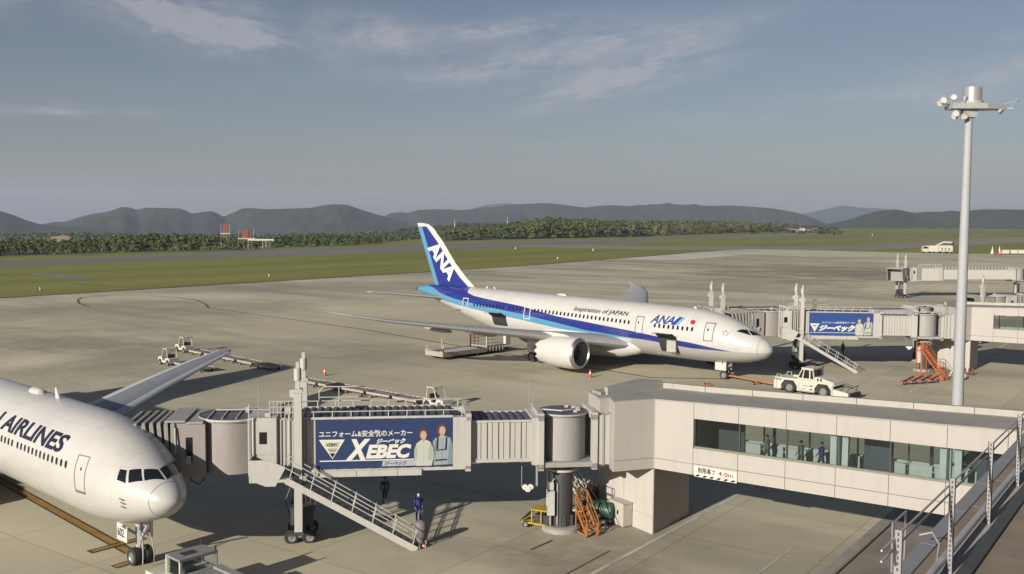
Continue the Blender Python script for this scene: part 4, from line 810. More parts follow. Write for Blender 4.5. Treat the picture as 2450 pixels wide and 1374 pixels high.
    for x0, x1, z0, z1 in ((0.02, 2.45, .05, 3.84), (2.48, 5.02, 1.05, 3.84), (2.48, 5.02, .05, 1.02)):
        q0, q1 = o_+d*x0, o_+d*x1; b = MB(); b.prism([(*(q0+n*.04),), (*(q1+n*.04),), (*(q1+n*.002),), (*(q0+n*.002),)], z0, z1); b.build('wall_panel', M_PANEL2, p)
    q0, q1 = o_+d*.9, o_+d*1.7
    if detail:
        b = MB()
        for z in (1.15, 1.55, 1.95): b.beam((*(q0+n*.3), z), (*(q1+n*.3), z), .03)
        for q in (q0, q1): b.beam((*(q+n*.3), .0), (*(q+n*.3), 1.95), .04)
        b.build('guard_rail', M_MULL, p)
        q0, q1 = o_+d*2.0, o_+d*3.3; b = MB(); b.prism([(*(q0+n*.75),), (*(q1+n*.75),), (*(q1+n*.10),), (*(q0+n*.10),)], .12, 1.42); b.prism([(*(q0+n*.80-d*.04),), (*(q1+n*.80+d*.04),), (*(q1+n*.09+d*.04),), (*(q0+n*.09-d*.04),)], 1.42, 1.48)
        c_ = tag(b.build('power_cabinet', mat('cabinet_cream', (.50, .47, .41), .5)), 'cream electrical cabinet standing against the pier of the near walkway', 'cabinet'); c_.location = (*origin, 0); c_.rotation_euler = (0, 0, UA)
        for x0 in (.35, .72): 
            b = MB(); q = q0+d*x0+n*.755; b.prism([(*(q+n*.01),), (*(q+d*.14+n*.01),), (*(q+d*.14),), (*q,)], .75, 1.0); b.build('warning_label', M_NAVY, c_)
    return w
C0 = Vector((8.11, 55.2)); C2 = Vector((54.35, 116.67))
walkway(C0, 'long cream raised walkway with tinted windows crossing the right foreground', 21.7, 8, True)
walkway(C2, 'farther cream raised walkway behind the light mast at the right edge', 22.6, 8, False)

M_BRW = streak_mat('bridge_cream_steel', (.51, .495, .465), .55, .24); M_BRS = streak_mat('bridge_grey_steel', (.36, .35, .34), .5, .22); M_BRP = streak_mat('cab_dusky_panel', (.33, .30, .285), .55, .22); M_BRR = mat('bridge_roof_dark', (.115, .11, .125), .6, var=.2, scale=1.5)
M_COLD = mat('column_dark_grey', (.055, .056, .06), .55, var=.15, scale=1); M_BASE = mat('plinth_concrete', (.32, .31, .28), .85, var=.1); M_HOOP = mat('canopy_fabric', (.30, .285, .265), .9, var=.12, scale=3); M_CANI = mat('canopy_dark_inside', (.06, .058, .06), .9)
M_ADB = mat('advert_blue', (.019, .040, .125), .45, var=.02); M_ADB2 = mat('advert_bright_blue', (.022, .065, .25), .45, var=.02); M_ADW = mat('advert_white', (.72, .70, .64), .5, var=0); M_LIGHT = mat('lamp_lens', (.75, .74, .70), .2, var=0)
def advert(parent, x_left, z0, m_blue, second=False):
    """flat printed billboard on the +y side; p runs right from its left edge as seen, q up"""
    Wd, Hd = 7.45, 2.68; y0 = 1.63
    b = MB(); b.bx(x_left-Wd, x_left, y0-.02, y0+.03, z0, z0+Hd); bd = b.build('billboard', m_blue, parent)
    lay = [0.034]
    def P(p, q, k=0): return (x_left-p, y0+.034+.002*k, z0+q)
    def poly(nm, pts, m, k=0): b = MB(); b.face([P(*p, k) for p in pts][::-1]); return b.build(nm, m, bd)
    def txt(s, p0, p1, q0, h, m=M_ADW, shear=0, bold=.012, k=1):
        me = text_mesh(s, h, shear, bold*h); xs = [v.co.x for v in me.vertices]; x0 = min(xs); kk = (p1-p0)/(max(xs)-x0); ys = [v.co.y for v in me.vertices]; yb = min(ys) if any(ord(c) > 255 for c in s) else 0; ky = h/((max(ys)-yb) or 1)
        return lettering('advert_lettering', me, lambda x, y: P(p0+(x-x0)*kk, q0+(y-yb)*ky, k), m, bd)
    skin = mat('print_skin', (.52, .36, .27), .5, var=0); hair = mat('print_hair', (.10, .055, .035), .5, var=0); c1 = mat('print_pale_jacket', (.50, .52, .46), .5, var=0); c2 = mat('print_grey_jacket', (.30, .35, .37), .5, var=0)
    if not second:
        txt('ユニフォーム&安全靴のメーカー', .18, 5.2, 1.73, .36, bold=.022)
        poly('advert_emblem', [(.18, 1.60), (1.56, 1.60), (.90, .53)], M_ADW, 1); poly('advert_emblem', [(.34, 1.53), (1.40, 1.53), (.90, .66)], mat('emblem_pale', (.62, .62, .50), .5, var=0), 2); poly('advert_emblem', [(.74, .86), (1.06, .86), (.90, .60)], M_NAVY, 3)
        txt('XEBEC', .52, 1.24, 1.24, .17, M_NAVY, .2, .05, 4)
        for i in range(3): w_ = .27-.05*i; poly('advert_rule', [(.9-w_, 1.10-.07*i), (.9+w_, 1.10-.07*i), (.9+w_, 1.07-.07*i), (.9-w_, 1.07-.07*i)], M_NAVY, 4)
        txt('X', 1.60, 2.94, .53, 1.08, shear=.30, bold=.07); txt('EBEC', 2.68, 5.15, .57, .72, shear=.25, bold=.07, k=2)
        txt('ジーベック', 3.25, 4.85, 1.31, .30, shear=.3, bold=.07, k=3)
        poly('advert_rule', [(.22, .46), (5.3, .46), (5.3, .40), (.22, .40)], M_ADW, 1)
        poly('advert_banner', [(3.6, .38), (5.5, .38), (5.5, .08), (3.55, .08)], mat('banner_grey', (.42, .44, .46), .5, var=0), 1); txt('ジーベック', 3.68, 4.9, .12, .22, M_ADB, .3, .05, 2)
    else:
        txt('ユニフォーム&安全靴のメーカー', 1.45, 5.45, 1.42, .25, bold=.022)
        poly('advert_emblem', [(.08, 1.40), (1.22, 1.40), (.65, .42)], M_ADW, 1); poly('advert_emblem', [(.3, 1.27), (1.0, 1.27), (.65, .66)], mat('emblem_pale', (.62, .62, .50), .5, var=0), 2); txt('XEBEC', .4, .9, 1.08, .13, M_NAVY, .2, .05, 3)
        txt('ジーベック', 1.15, 5.35, .48, .78, shear=.35, bold=.09); poly('advert_rule', [(.1, .36), (5.4, .36), (5.4, .31), (.1, .31)], M_ADW, 1)
    # the two printed figures
    def oval(nm, c, rx, rz, m, k): poly(nm, [(c[0]+rx*math.cos(2*math.pi*i/18), c[1]+rz*math.sin(2*math.pi*i/18)) for i in range(18)][::1], m, k)
    o = 0 if not second else .05
    poly('printed_figure', [(6.35, .08), (6.42, .9), (6.30, 1.35), (6.42, 1.55), (6.70, 1.68), (7.0, 1.68), (7.28, 1.58), (7.40, 1.2), (7.42, .12)], c2 if not second else c1, 5); oval('printed_figure', (6.80, 2.02), .27, .34, hair, 6); oval('printed_figure', (6.83, 1.98), .17, .25, skin, 7); poly('printed_figure', [(6.72, 1.78), (6.92, 1.78), (6.95, 1.64), (6.82, 1.56), (6.69, 1.64)], skin, 7)
    for x0, x1 in ((6.50, 6.60), (6.98, 7.08)): poly('printed_strap', [(x0, .95), (x0+.05, 1.62), (x1+.03, 1.62), (x1, .95)], M_NAVY, 8)
    poly('printed_strap', [(6.5, .93), (7.08, .98), (7.08, .92), (6.5, .87)], M_NAVY, 8); poly('printed_strap', [(6.42, .38), (7.1, .42), (7.1, .34), (6.42, .30)], M_NAVY, 8)
    poly('printed_sleeve', [(7.12, .12), (7.18, 1.0), (7.28, 1.56), (7.40, 1.2), (7.42, .12)], mat('print_sleeve_shade', (.20, .24, .26), .5, var=0), 6); poly('printed_sleeve', [(6.36, .5), (6.42, 1.5), (6.52, 1.55), (6.48, .5)], MATS['print_sleeve_shade'], 6); poly('printed_zip', [(6.80, .12), (6.83, .12), (6.84, 1.55), (6.81, 1.55)], MATS['print_sleeve_shade'], 6)
    poly('printed_figure', [(5.42, .06), (5.30, .55), (5.30, .95), (5.42, 1.30), (5.66, 1.48), (5.95, 1.50), (6.18, 1.38), (6.34, 1.05), (6.38, .6), (6.25, .06)], c1, 9); oval('printed_figure', (5.80, 1.82), .26, .31, hair, 10); oval('printed_figure', (5.80, 1.75), .17, .24, skin, 11); poly('printed_sleeve', [(6.02, .42), (6.08, 1.0), (6.18, 1.36), (6.34, 1.05), (6.38, .6), (6.2, .35)], mat('print_pale_shade', (.38, .40, .36), .5, var=0), 10); poly('printed_sleeve', [(5.30, .55), (5.30, .95), (5.42, 1.28), (5.50, .9), (5.46, .4)], MATS['print_pale_shade'], 10); poly('printed_zip', [(5.80, .08), (5.83, .08), (5.82, 1.42), (5.80, 1.42)], MATS['print_pale_shade'], 10); poly('printed_figure', [(5.7, 1.55), (5.9, 1.55), (5.86, 1.40), (5.76, 1.40)], skin, 11)
    return bd
def tunnel(root, x0, x1, hw, z0, z1, m, pitch, nm, roof=True):
    b = MB(); b.bx(x0, x1, -hw+.08, hw-.08, z0+.05, z1-.05); o = b.build(nm, [m], root)
    n = max(1, int((x1-x0)/pitch)); p = (x1-x0)/n; me = None
    for i in range(n):
        if me is None: b = MB(); b.profile([(0, 0), (0, 0)], 0, 0) if False else None; b.bx(.06, p*.55, -hw, hw, z0, z1-.02); b.bx(p*.55+.05, p-.03, -hw+.03, hw-.03, z0, z1-.02); me = b.mesh('side_rib', m)
        link('side_rib', me, o, (x0+i*p, 0, 0))
    for y, za, zb in ((hw, z0-.16, z0), (-hw, z0-.16, z0), (hw-.01, z1, z1+.12), (-hw+.01, z1, z1+.12)): b = MB(); b.bx(x0, x1, y-.05, y+.05, za, zb); b.build('edge_beam', M_BRW, root)
    if roof:
        b = MB(); b.bx(x0+.02, x1-.02, -hw+.07, hw-.07, z1-.02, z1+.03)
        for i in range(int((x1-x0)/.42)): b.bx(x0+.1+.42*i, x0+.27+.42*i, -hw+.08, hw-.08, z1+.03, z1+.10)
        b.build('tunnel_roof', M_BRR, root)
    return o
def boarding_bridge(label, at, theta, ad=None, hood=0.0, stairs=True, L=16.0, inner=(1.9, 5.4), tm=None, detail=True, cab_turn=0.0, rail=False):
    r = thing('boarding_bridge', label, 'boarding bridge', at, theta); tm = tm or M_BRW
    # rotunda
    b = MB(); b.lathe([(0, 1.15), (.28, 1.12), (.36, .95)], (0, 0, 0), (0, 0, 1), 28); b.add([(math.cos(2*math.pi*i/28)*.95, math.sin(2*math.pi*i/28)*.95, .36) for i in range(28)], [list(range(28))]); b.build('plinth', M_BASE, r)
    b = MB(); b.cyl((0, 0, .36), (0, 0, 3.55), .64, 28); c_ = b.build('column', M_COLD, r)
    b = MB(); b.cyl((0, 0, 3.55), (0, 0, 3.68), .86, 28); b.cyl((0, 0, 3.68), (0, 0, 4.05), .5, 20); b.build('column_collar', M_BRW, r)
    for i in range(8): b = MB(); a = 2*math.pi*i/8; b.beam((.64*math.cos(a), .64*math.sin(a), .38), (.64*math.cos(a), .64*math.sin(a), 1.0), .06, .28); b.build('gusset', M_COLD, c_)
    b = MB(); b.tube([(.75, .62, .5), (.75, .62, 2.9), (.55, .62, 3.15), (.35, .62, 2.9), (.35, .62, .5)], .05, 8); b.build('conduit', M_BRS, r)
    b = MB(); b.bx(.55, .95, .62, .85, 1.1, 2.5); b.bx(.6, .9, .55, .8, 2.55, 3.0); b.build('control_box', mat('control_box_pale', (.52, .52, .50), .5), r)
    b = MB(); b.bx(-1.5, 1.35, -1.55, 1.55, 4.05, 4.32); b.build('rotunda_deck', M_BRS, r)
    b = MB(); b.cyl((0, 0, 4.33), (0, 0, 6.86), 1.30, 40); b.build('rotunda_drum', M_BRS, r)
    b = MB(); b.cyl((0, 0, 6.86), (0, 0, 6.98), 1.42, 40, caps=True); ro = b.build('rotunda_roof', M_BRR, r)
    b = MB(); b.lathe([(0, 1.36), (.10, 1.46), (.16, 1.42)], (0, 0, 6.80), (0, 0, 1), 40); b.build('roof_rim', M_BRW, r)
    b = MB()
    for i in range(5): a = 2.3+.5*i; b.bx(.9*math.cos(a)-.1, .9*math.cos(a)+.1, .9*math.sin(a)-.06, .9*math.sin(a)+.06, 6.98, 7.12)
    b.build('roof_fitting', M_BRW, ro, kind='stuff'); b = MB(); b.tube([(1.3, .5, 7.15), (.2, .9, 7.12), (-.4, .6, 7.12)], .05, 6); b.build('roof_conduit', M_BRW, ro)
    for x0, x1, hw in ((1.32, 1.62, 1.66), (-1.72, -1.42, 1.62)):
        b = MB(); b.bx(x0, x1, hw-.5, hw, 3.95, 7.0); b.bx(x0, x1, -hw, -hw+.5, 3.95, 7.0); b.bx(x0, x1, -hw, hw, 6.7, 7.12); b.bx(x0, x1, -hw, hw, 3.9, 4.25); b.build('rotunda_frame', M_BRW, r)
    b = MB(); b.bx(-2.9, -1.72, -1.5, 1.5, 4.15, 6.95); b.build('link_corridor', M_BRW, r)
    for x0 in (-2.1, -2.5): b = MB(); b.bx(x0, x0+.1, -1.56, 1.56, 4.1, 7.0); b.build('corridor_rib', M_BRS, r)
    b = MB(); b.bx(1.62, 1.95, -1.5, 1.5, 4.2, 6.85); b.build('tunnel_end_frame', M_BRW, r)
    # tunnels
    tunnel(r, inner[0], inner[1]+.3, 1.36, 4.55, 6.62, tm, .62, 'inner_tunnel')
    b = MB(); b.bx(inner[1], inner[1]+.98, 1.2, 1.72, 4.12, 7.02); b.bx(inner[1], inner[1]+.98, -1.72, -1.2, 4.12, 7.02); b.bx(inner[1]-.02, inner[1]+.25, -1.72, 1.72, 6.8, 7.2); b.bx(inner[1], inner[1]+.3, -1.72, 1.72, 4.0, 4.3); b.build('outer_end_frame', M_BRW, r)
    tunnel(r, inner[1]+.98, L-.2, 1.58, 4.25, 7.0, tm, .62, 'outer_tunnel')
    xl = inner[1]+8.4
    if ad is not None: advert(r, xl, 4.30, M_ADB if ad == 0 else M_ADB2, ad == 1)
    if detail and ad is not None:
        b = MB(); b.bx(inner[1]+2.7, xl+.1, 1.55, 1.75, 3.86, 4.2); b.build('cable_trough', M_BRW, r)
        for i in range(3): b = MB(); x = inner[1]+4+2.2*i; b.bx(x, x+.03, 1.75, 1.757, 3.86, 4.2); b.build('trough_joint', M_JOINT, r)
        rb = MB(); rb.tube([(inner[1]+.3, 1.6, 7.42), (L-.6, 1.6, 7.42)], .03, 6); rb.tube([(inner[1]+.3, -1.6, 7.42), (L-.6, -1.6, 7.42)], .03, 6); ra = rb.build('roof_rail', M_BRW, r)
        b = MB(); b.beam((0, 0, 7.0), (0, 0, 7.45), .05); me = b.mesh('rail_post', M_BRW); n_ = 10
        for i in range(n_): link('rail_post', me, ra, (inner[1]+.5+i*(L-1.6-inner[1])/(n_-1), 1.6, 0)); link('rail_post', me, ra, (inner[1]+.5+i*(L-1.6-inner[1])/(n_-1), -1.6, 0))
        b = MB(); b.tube([(L-2.2, -1.5, 7.1), (L-2.2, -1.5, 8.0), (L-2.5, -1.5, 8.25), (L-4.8, -1.5, 8.25)], .035, 6); b.tube([(L-2.2, -1.5, 7.65), (L-5.0, -1.5, 7.65)], .03, 6); b.beam((L-3.3, -1.5, 7.1), (L-3.3, -1.5, 8.25), .05); b.build('roof_guard_rail', M_BRW, r)
        for x, y, h in ((1.75, -1.3, 8.6), (1.9, 1.2, 8.2)): b = MB(); b.tube([(x, y, 7.0), (x, y, h)], .02, 6); b.build('aerial', M_BRS, r)
        # hanging spotlights under the rotunda side
        b = MB(); b.beam((1.7, 1.55, 4.1), (1.7, 1.55, 3.0), .10); b.beam((1.7, 1.55, 3.05), (2.5, 1.6, 3.05), .08); b.tube([(2.55, 1.6, 3.0), (2.55, 1.6, 4.2)], .02, 6); br_ = b.build('lamp_bracket', M_BRS, r)
        for x in (2.05, 2.35, 2.2): b = MB(); b.lathe([(0, .04), (.1, .14), (.24, .17), (.26, .02)], (x, 1.66, 3.12-(.12 if x == 2.2 else 0)), (.2, 1, -.25), 12); b.build('spot_lamp', M_LIGHT, br_)
    if rail:
        ra = MB().tube([(inner[1]+.5, 1.55, 7.9), (L-.6, 1.55, 7.9)], .05, 6).build('roof_rail', tm, r); me = MB().beam((0, 0, 7.0), (0, 0, 7.9), .07).mesh('rail_post', tm)
        for x0, x1, n_ in ((inner[1]+.5, L-.6, 9), (2.2, inner[1], 22)):
            for i in range(n_): link('rail_post', me, ra, (x0+(x1-x0)*i/(n_-1), 1.55 if x0 > 3 else 1.3, 0 if x0 > 3 else -.35))
    # lifting columns, wheel bogie
    xp = inner[1]+9.3
    b = MB(); b.bx(xp-.5, xp+.5, -2.05, 2.05, 3.72, 4.05); b.build('lift_beam', M_BRS, r)
    for y in (-1.88, 1.88):
        b = MB(); b.bx(xp-.21, xp+.21, y-.21, y+.21, 1.0, 8.55); p_ = b.build('lift_column', M_BRW, r)
        b = MB(); b.bx(xp-.26, xp+.26, y-.26, y+.26, 8.55, 8.75); b.bx(xp-.12, xp+.12, y-.12, y+.12, 8.75, 9.2); b.cyl((xp, y, 9.2), (xp, y, 9.85), .2, 14); b.bx(xp-.09, xp+.09, y-.09, y+.09, 9.85, 10.2); b.bx(xp+.2, xp+.42, y-.12, y+.12, 8.3, 8.7); b.build('jack_motor', M_BRW, p_)
    b = MB(); b.bx(xp-.25, xp+.25, -1.95, 1.95, .85, 1.15); b.bx(xp-.5, xp+.5, -.5, .5, .45, .85); b.bx(xp-.7, xp+.7, -1.08, -.82, .45, .68); b.bx(xp-.7, xp+.7, .82, 1.08, .45, .68); bg = b.build('wheel_bogie', M_COLD, r)
    for y in (-.95, .95):
        for x in (-.48, .48): wheel(bg, xp+x, y, .38, .3)
    b = MB(); b.bx(xp-.7, xp+.5, .5, 1.3, 1.15, 2.1); b.bx(xp-.4, xp+.6, -1.2, -.4, 1.15, 1.9)
    for i in range(7): a_ = -.6+.2*i; b.tube([(xp+a_, .2*math.sin(i*2.0), 1.2), (xp+a_*1.4, .5*math.sin(i*1.3), 2.3+.2*math.sin(i)), (xp+a_*.5, .3, 3.7)], .045, 6)
    b.build('drive_unit', M_COLD, r)
    # cab: service bay, turning drum, cab and folding canopy
    b = MB(); b.bx(L-.2, L+1.35, -1.7, 1.7, 4.02, 7.15); b.build('cab_body', M_BRW, r)
    b = MB(); b.bx(L-.1, L+1.2, 1.70, 1.74, 5.2, 7.0); dw = b.build('cab_door', M_BRW, r)
    b = MB(); b.bx(L+.35, L+.75, 1.74, 1.755, 5.75, 6.4); b.build('door_window', M_GLASS, dw)
    for i, x in enumerate((L+1.25, L+1.05, L-.15, L-.4, L-.62, L-.84, L-1.05)): b = MB(); b.tube([(x, 1.8, 4.3), (x, 1.8, 7.1+.12*(i % 3))], .035+.012*(i % 3), 6); b.build('service_pipe', M_BRW if i % 2 else M_BRS, r)
    if detail:
        b = MB()
        for z in (7.45, 7.75, 8.05): b.beam((L-1.2, 1.72, z), (L+.2, 1.72, z), .035)
        for i in range(8): b.beam((L-1.2+.2*i, 1.72, 7.15), (L-1.2+.2*i, 1.72, 8.1), .035)
        b.beam((L+.2, 1.6, 7.6), (L+1.3, 1.6, 7.6), .04); b.beam((L+1.3, 1.6, 7.15), (L+1.3, 1.6, 7.9), .05); b.build('roof_railing', M_BRW, r); b = MB(); b.tube([(L+.8, 1.5, 7.1), (L+.8, 1.5, 9.0)], .025, 6); b.build('aerial', M_BRS, r)
        b = MB(); b.bx(L-.8, L-.5, -.4, .6, 7.05, 7.5); b.bx(L+.2, L+.5, .9, 1.3, 7.15, 7.35); b.build('roof_unit', M_BRW, r)
    xc = L+2.35; T = Matrix.Translation((xc, 0, 0)) @ Matrix.Rotation(cab_turn, 4, 'Z')
    b = MB(); b.cyl((xc, 0, 4.12), (xc, 0, 6.95), 1.72, 40); b.build('cab_drum', M_BRP, r)
    b = MB(); b.cyl((xc, 0, 6.95), (xc, 0, 7.05), 1.80, 40); b.build('drum_roof', M_BRR, r); b = MB(); b.lathe([(-.1, 1.78), (0, 1.86), (.08, 1.8)], (xc, 0, 7.0), (0, 0, 1), 40); b.build('drum_rim', M_BRW, r)
    for i in range(4): b = MB(); b.beam((xc-1.1+.75*i, -1.3, 7.08), (xc-1.1+.75*i, 1.3, 7.08), .06); b.build('roof_batten', M_BRW, r)
    cab = link('cab_front', None, r, (xc, 0, 0), cab_turn)
    b = MB(); b.bx(1.2, 2.75, -1.75, 1.75, 4.05, 6.95); b.build('cab_shell', M_BRP, cab)
    b = MB(); b.bx(1.85, 2.2, 1.75, 1.765, 4.9, 6.2); b.build('cab_window', M_GLASS, cab)
    b = MB(); b.tube([(2.72, 1.85, 6.75), (2.68, 1.95, 5.35), (2.35, 2.0, 5.05), (2.1, 2.0, 5.0)], .04, 6); b.bx(1.9, 2.12, 1.95, 2.05, 4.85, 5.25); b.build('grab_rail', M_BRW, cab)
    for a0, a1, z in ((1.3, 2.15, 7.02), (2.2, 3.25, 7.1)): b = MB(); b.bx(a0, a1, -1.85, 1.85, z-.08, z+.02); b.build('cab_roof_plate', M_BRS, cab)
    b = MB(); b.tube([(1.0, -.6, 7.2), (-.6, -.6, 7.2)], .05, 6); b.bx(-.8, -.6, -.7, -.5, 7.05, 7.35); b.build('roof_pipe', M_BRW, cab)
    b = MB(); b.tube([(1.4, .5, 4.1), (1.5, .55, 3.6), (1.8, .6, 3.35), (2.2, .6, 3.6), (2.3, .6, 4.1)], .04, 6); b.build('slack_cable', M_COLD, cab)
    # folding canopy: hoops that lean further over the fuselage one after another
    n = 7; 
    for i in range(n):
        t = i/(n-1); x = 2.85+hood*(.25+.75*t)*t+.28*i*(.6+.2*hood); zt = 6.95-.16*t*hood-.0; zb = 4.15+.3*t; lean = .75*t; hw = 1.78
        b = MB()
        for (p, q) in (((x+lean*.15, hw, zb), (x+lean, hw, zt)), ((x+lean*.15, -hw, zb), (x+lean, -hw, zt)), ((x+lean, hw, zt), (x+lean, -hw, zt))): b.beam(p, q, .16, .2)
        b.build('canopy_hoop', M_HOOP, cab)
        if i < n-1:
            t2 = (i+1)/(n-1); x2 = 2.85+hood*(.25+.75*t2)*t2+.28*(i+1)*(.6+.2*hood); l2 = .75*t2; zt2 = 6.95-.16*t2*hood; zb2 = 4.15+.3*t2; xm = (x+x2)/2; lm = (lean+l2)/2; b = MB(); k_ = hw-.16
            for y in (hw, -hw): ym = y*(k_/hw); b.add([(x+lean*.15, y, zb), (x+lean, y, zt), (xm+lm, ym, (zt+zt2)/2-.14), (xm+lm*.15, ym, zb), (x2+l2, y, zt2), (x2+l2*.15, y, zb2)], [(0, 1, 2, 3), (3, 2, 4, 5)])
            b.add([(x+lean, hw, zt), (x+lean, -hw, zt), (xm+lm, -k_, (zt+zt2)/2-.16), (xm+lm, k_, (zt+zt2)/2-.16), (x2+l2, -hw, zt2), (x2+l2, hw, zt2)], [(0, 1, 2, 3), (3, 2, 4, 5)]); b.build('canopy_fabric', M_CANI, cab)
    # outside stairs
    if stairs:
        y0, y1 = 1.95, 2.85; xt, xb, zt = L-.75, inner[1]+3.0, 4.15; s = link('service_stairs', None, r, (0, 0, 0))
        b = MB(); b.bx(L-.85, L+1.15, y0-.2, y1+.05, 3.95, 4.1); 
        b.bx(L+1.1, L+1.15, y0-.2, y1+.05, 4.1, 5.15); b.build('landing', M_BRW, s)
        b = MB(); b.profile([(L+1.15, 4.1), (L+1.15, 5.15), (L+.2, 5.15), (L-.75, 4.75), (L-.2, 3.75), (L+.3, 3.75)], y1+.02, y1+.06); b.build('landing_screen', M_BRW, s)
        for y in (y0, y1):
            b = MB(); b.beam((xt, y, zt-.12), (xb, y, .06), .07, .34); b.build('stringer', M_BRW, s)
            b = MB(); q = Vector((xb-xt, 0, -zt)).normalized(); up = Vector((0, 0, 1.0))
            for h in (.55, 1.05): b.tube([(xt, y, zt+h), (xb+.2, y, .12+h)], .03, 6)
            b.tube([(xb+.25, y, 1.15), (xb-.1, y, 1.0), (xb-.15, y, .1)], .03, 6); rl = b.build('stair_rail', M_BRW, s)
            for i in range(7): t = (i+.15)/6.4; x = xt+(xb-xt)*t; z = zt*(1-t); b = MB(); b.beam((x, y, z), (x-.28, y, z+1.02), .05); b.build('baluster', M_BRW, rl)
        b = MB(); b.bx(-.15, .15, y0+.03, y1-.03, -.03, .02); me = b.mesh('tread', M_BRS); n = 19
        for i in range(n): t = (i+.5)/n; link('tread', me, s, (xt+(xb-xt)*t, 0, zt*(1-t)))
    return r
R1 = C0+(-4.78*Vector((math.cos(R(-34)), math.sin(R(-34))))-2.14*Vector((-math.sin(R(-34)), math.cos(R(-34)))))
boarding_bridge('near boarding bridge with a dark blue XEBEC billboard reaching the lower left aircraft', R1, R(-172.77), 0, .45)
R2 = Vector((49.19, 117.57))
boarding_bridge('boarding bridge with a bright blue billboard behind the nose of the blue-tailed aircraft', R2, R(175.28), 1, .5, cab_turn=R(14))
B3 = Vector((90.7, 230.05)); th3 = R(186.5)
boarding_bridge('empty white ribbed boarding bridge standing alone at the far right', B3-Vector((math.cos(th3), math.sin(th3)))*28.5, th3, None, 0, False, L=26.0, inner=(1.9, 19.5), tm=streak_mat('bridge_white_steel', (.60, .58, .54), .55, .2), detail=False, cab_turn=R(38), rail=True)
B4 = at_dist(2330, 788, 160).to_2d(); th4 = R(194)
boarding_bridge('grey ribbed boarding bridge sloping behind the farther walkway at the right', B4-Vector((math.cos(th4), math.sin(th4)))*24.0, th4, None, 0, False, L=18.5, inner=(1.9, 15.0), tm=M_BRS, detail=False)
# second bridge of the middle stand, mostly behind the aircraft
tgt = loc2w(A787, -15.9, 4.2); st_ = R2+Vector((3.2, 9.0)); d_ = tgt-st_; th5 = math.atan2(d_.y, d_.x)
boarding_bridge('boarding bridge mostly hidden behind the blue-tailed aircraft, its two tall columns showing', st_, th5, None, .2, False, L=d_.length-6.0, inner=(1.9, d_.length-15.4), detail=False, cab_turn=R(20))
# ------------------------------------------------------------------ terminal roof edge at the lower right
ZR = 12.5; POSTS = [-36.375+3.2*i for i in range(12)]
M_COPE = mat('coping_sheet', (.27, .265, .275), .5, var=.06, scale=2); M_BRN = mat('brown_roof_membrane', (.27, .215, .165), .85, var=.15, scale=1.5); M_GALV = mat('galvanised_channel', (.34, .33, .34), .45, .2, var=.1, scale=4); M_PIPE = mat('painted_pipe', (.42, .41, .41), .5, var=.1, scale=3); M_DKG = mat('gutter_dark', (.07, .072, .07), .7, var=.2)
term = thing('terminal_building', 'terminal building whose brown roof and metal roof edge fill the lower right corner', 'building', (*WO, 0), UA)
b = MB(); b.bx(21.62, 70, -60, 75, 0, ZR-.1); b.build('wall', M_PANEL2, term)
for i in range(16):
    v0 = -37+2.4*i; b = MB(); b.bx(21.545, 21.80, v0, v0+2.385, ZR-.06, ZR); b.build('coping_plate', M_COPE, term); b = MB(); b.bx(21.805, 22.06, v0+.6, v0+2.975, ZR-.09, ZR-.03); b.build('walk_board', M_BRN, term)
b = MB(); b.bx(22.07, 22.36, -37, 45, ZR-.55, ZR-.45); b.bx(22.36, 22.40, -37, 45, ZR-.55, ZR+.0); b.build('gutter', M_DKG, term)
b = MB(); b.bx(22.62, 70, -60, 75, ZR-.1, ZR+.04); b.build('roof', M_BRN, term)
b = MB(); b.bx(22.41, 22.61, -60, 75, ZR-.1, ZR+.10); b.build('kerb_upstand', M_DKG, term)
rl = thing('roof_railing', 'steel railing of slotted channel posts and pipes along the terminal roof edge', 'railing', (*WO, 0), UA)
b = MB(); b.bx(-.045, .045, -.028, -.02, -.5, 1.42); b.bx(-.045, -.035, -.028, .02, -.5, 1.42); b.bx(.035, .045, -.028, .02, -.5, 1.42)
for i in range(24): b.bx(-.012, .012, -.031, -.027, -.45+.078*i, -.41+.078*i, 1)
me = b.mesh('channel_post', [M_GALV, M_DKG])
for v in POSTS: link('channel_post', me, rl, (22.22, v, ZR))
for z, r_, a in ((1.30, .016, 22.17), (1.16, .016, 22.17), (.12, .06, 22.13), (-.25, .04, 22.30), (-.08, .045, 22.47)):
    b = MB(); b.tube([(a, -37, ZR+z), (a, 0, ZR+z)], r_, 8); b.build('rail_pipe', M_PIPE, rl)
for v in (-33.9, -31.0, -28.2): b = MB(); b.bx(22.24, 22.34, v, v+.12, ZR-.34, ZR-.18); b.build('pipe_clamp', M_LIGHT, rl)
b = MB(); P = [tl(21.6, -33.6), tl(21.95, -33.2), tl(22.05, -32.4)]; b.tube([(21.62, -32.6, ZR+.25), (21.8, -32.5, ZR+.3), (22.0, -32.9, ZR+.25), (22.1, -33.6, ZR+.05), (22.1, -34.4, ZR+.02)], .016, 6); b.build('bent_conduit', M_PIPE, rl)
b = MB(); b.tube([(21.35, -33.2, ZR-.6), (21.35, -33.2, ZR+.55), (21.35, -32.4, ZR+.55), (21.35, -32.4, ZR-.6)], .022, 8); b.bx(21.3, 21.6, -33.3, -32.3, ZR-.6, ZR-.5); b.build('rail_stub', M_GALV, rl)

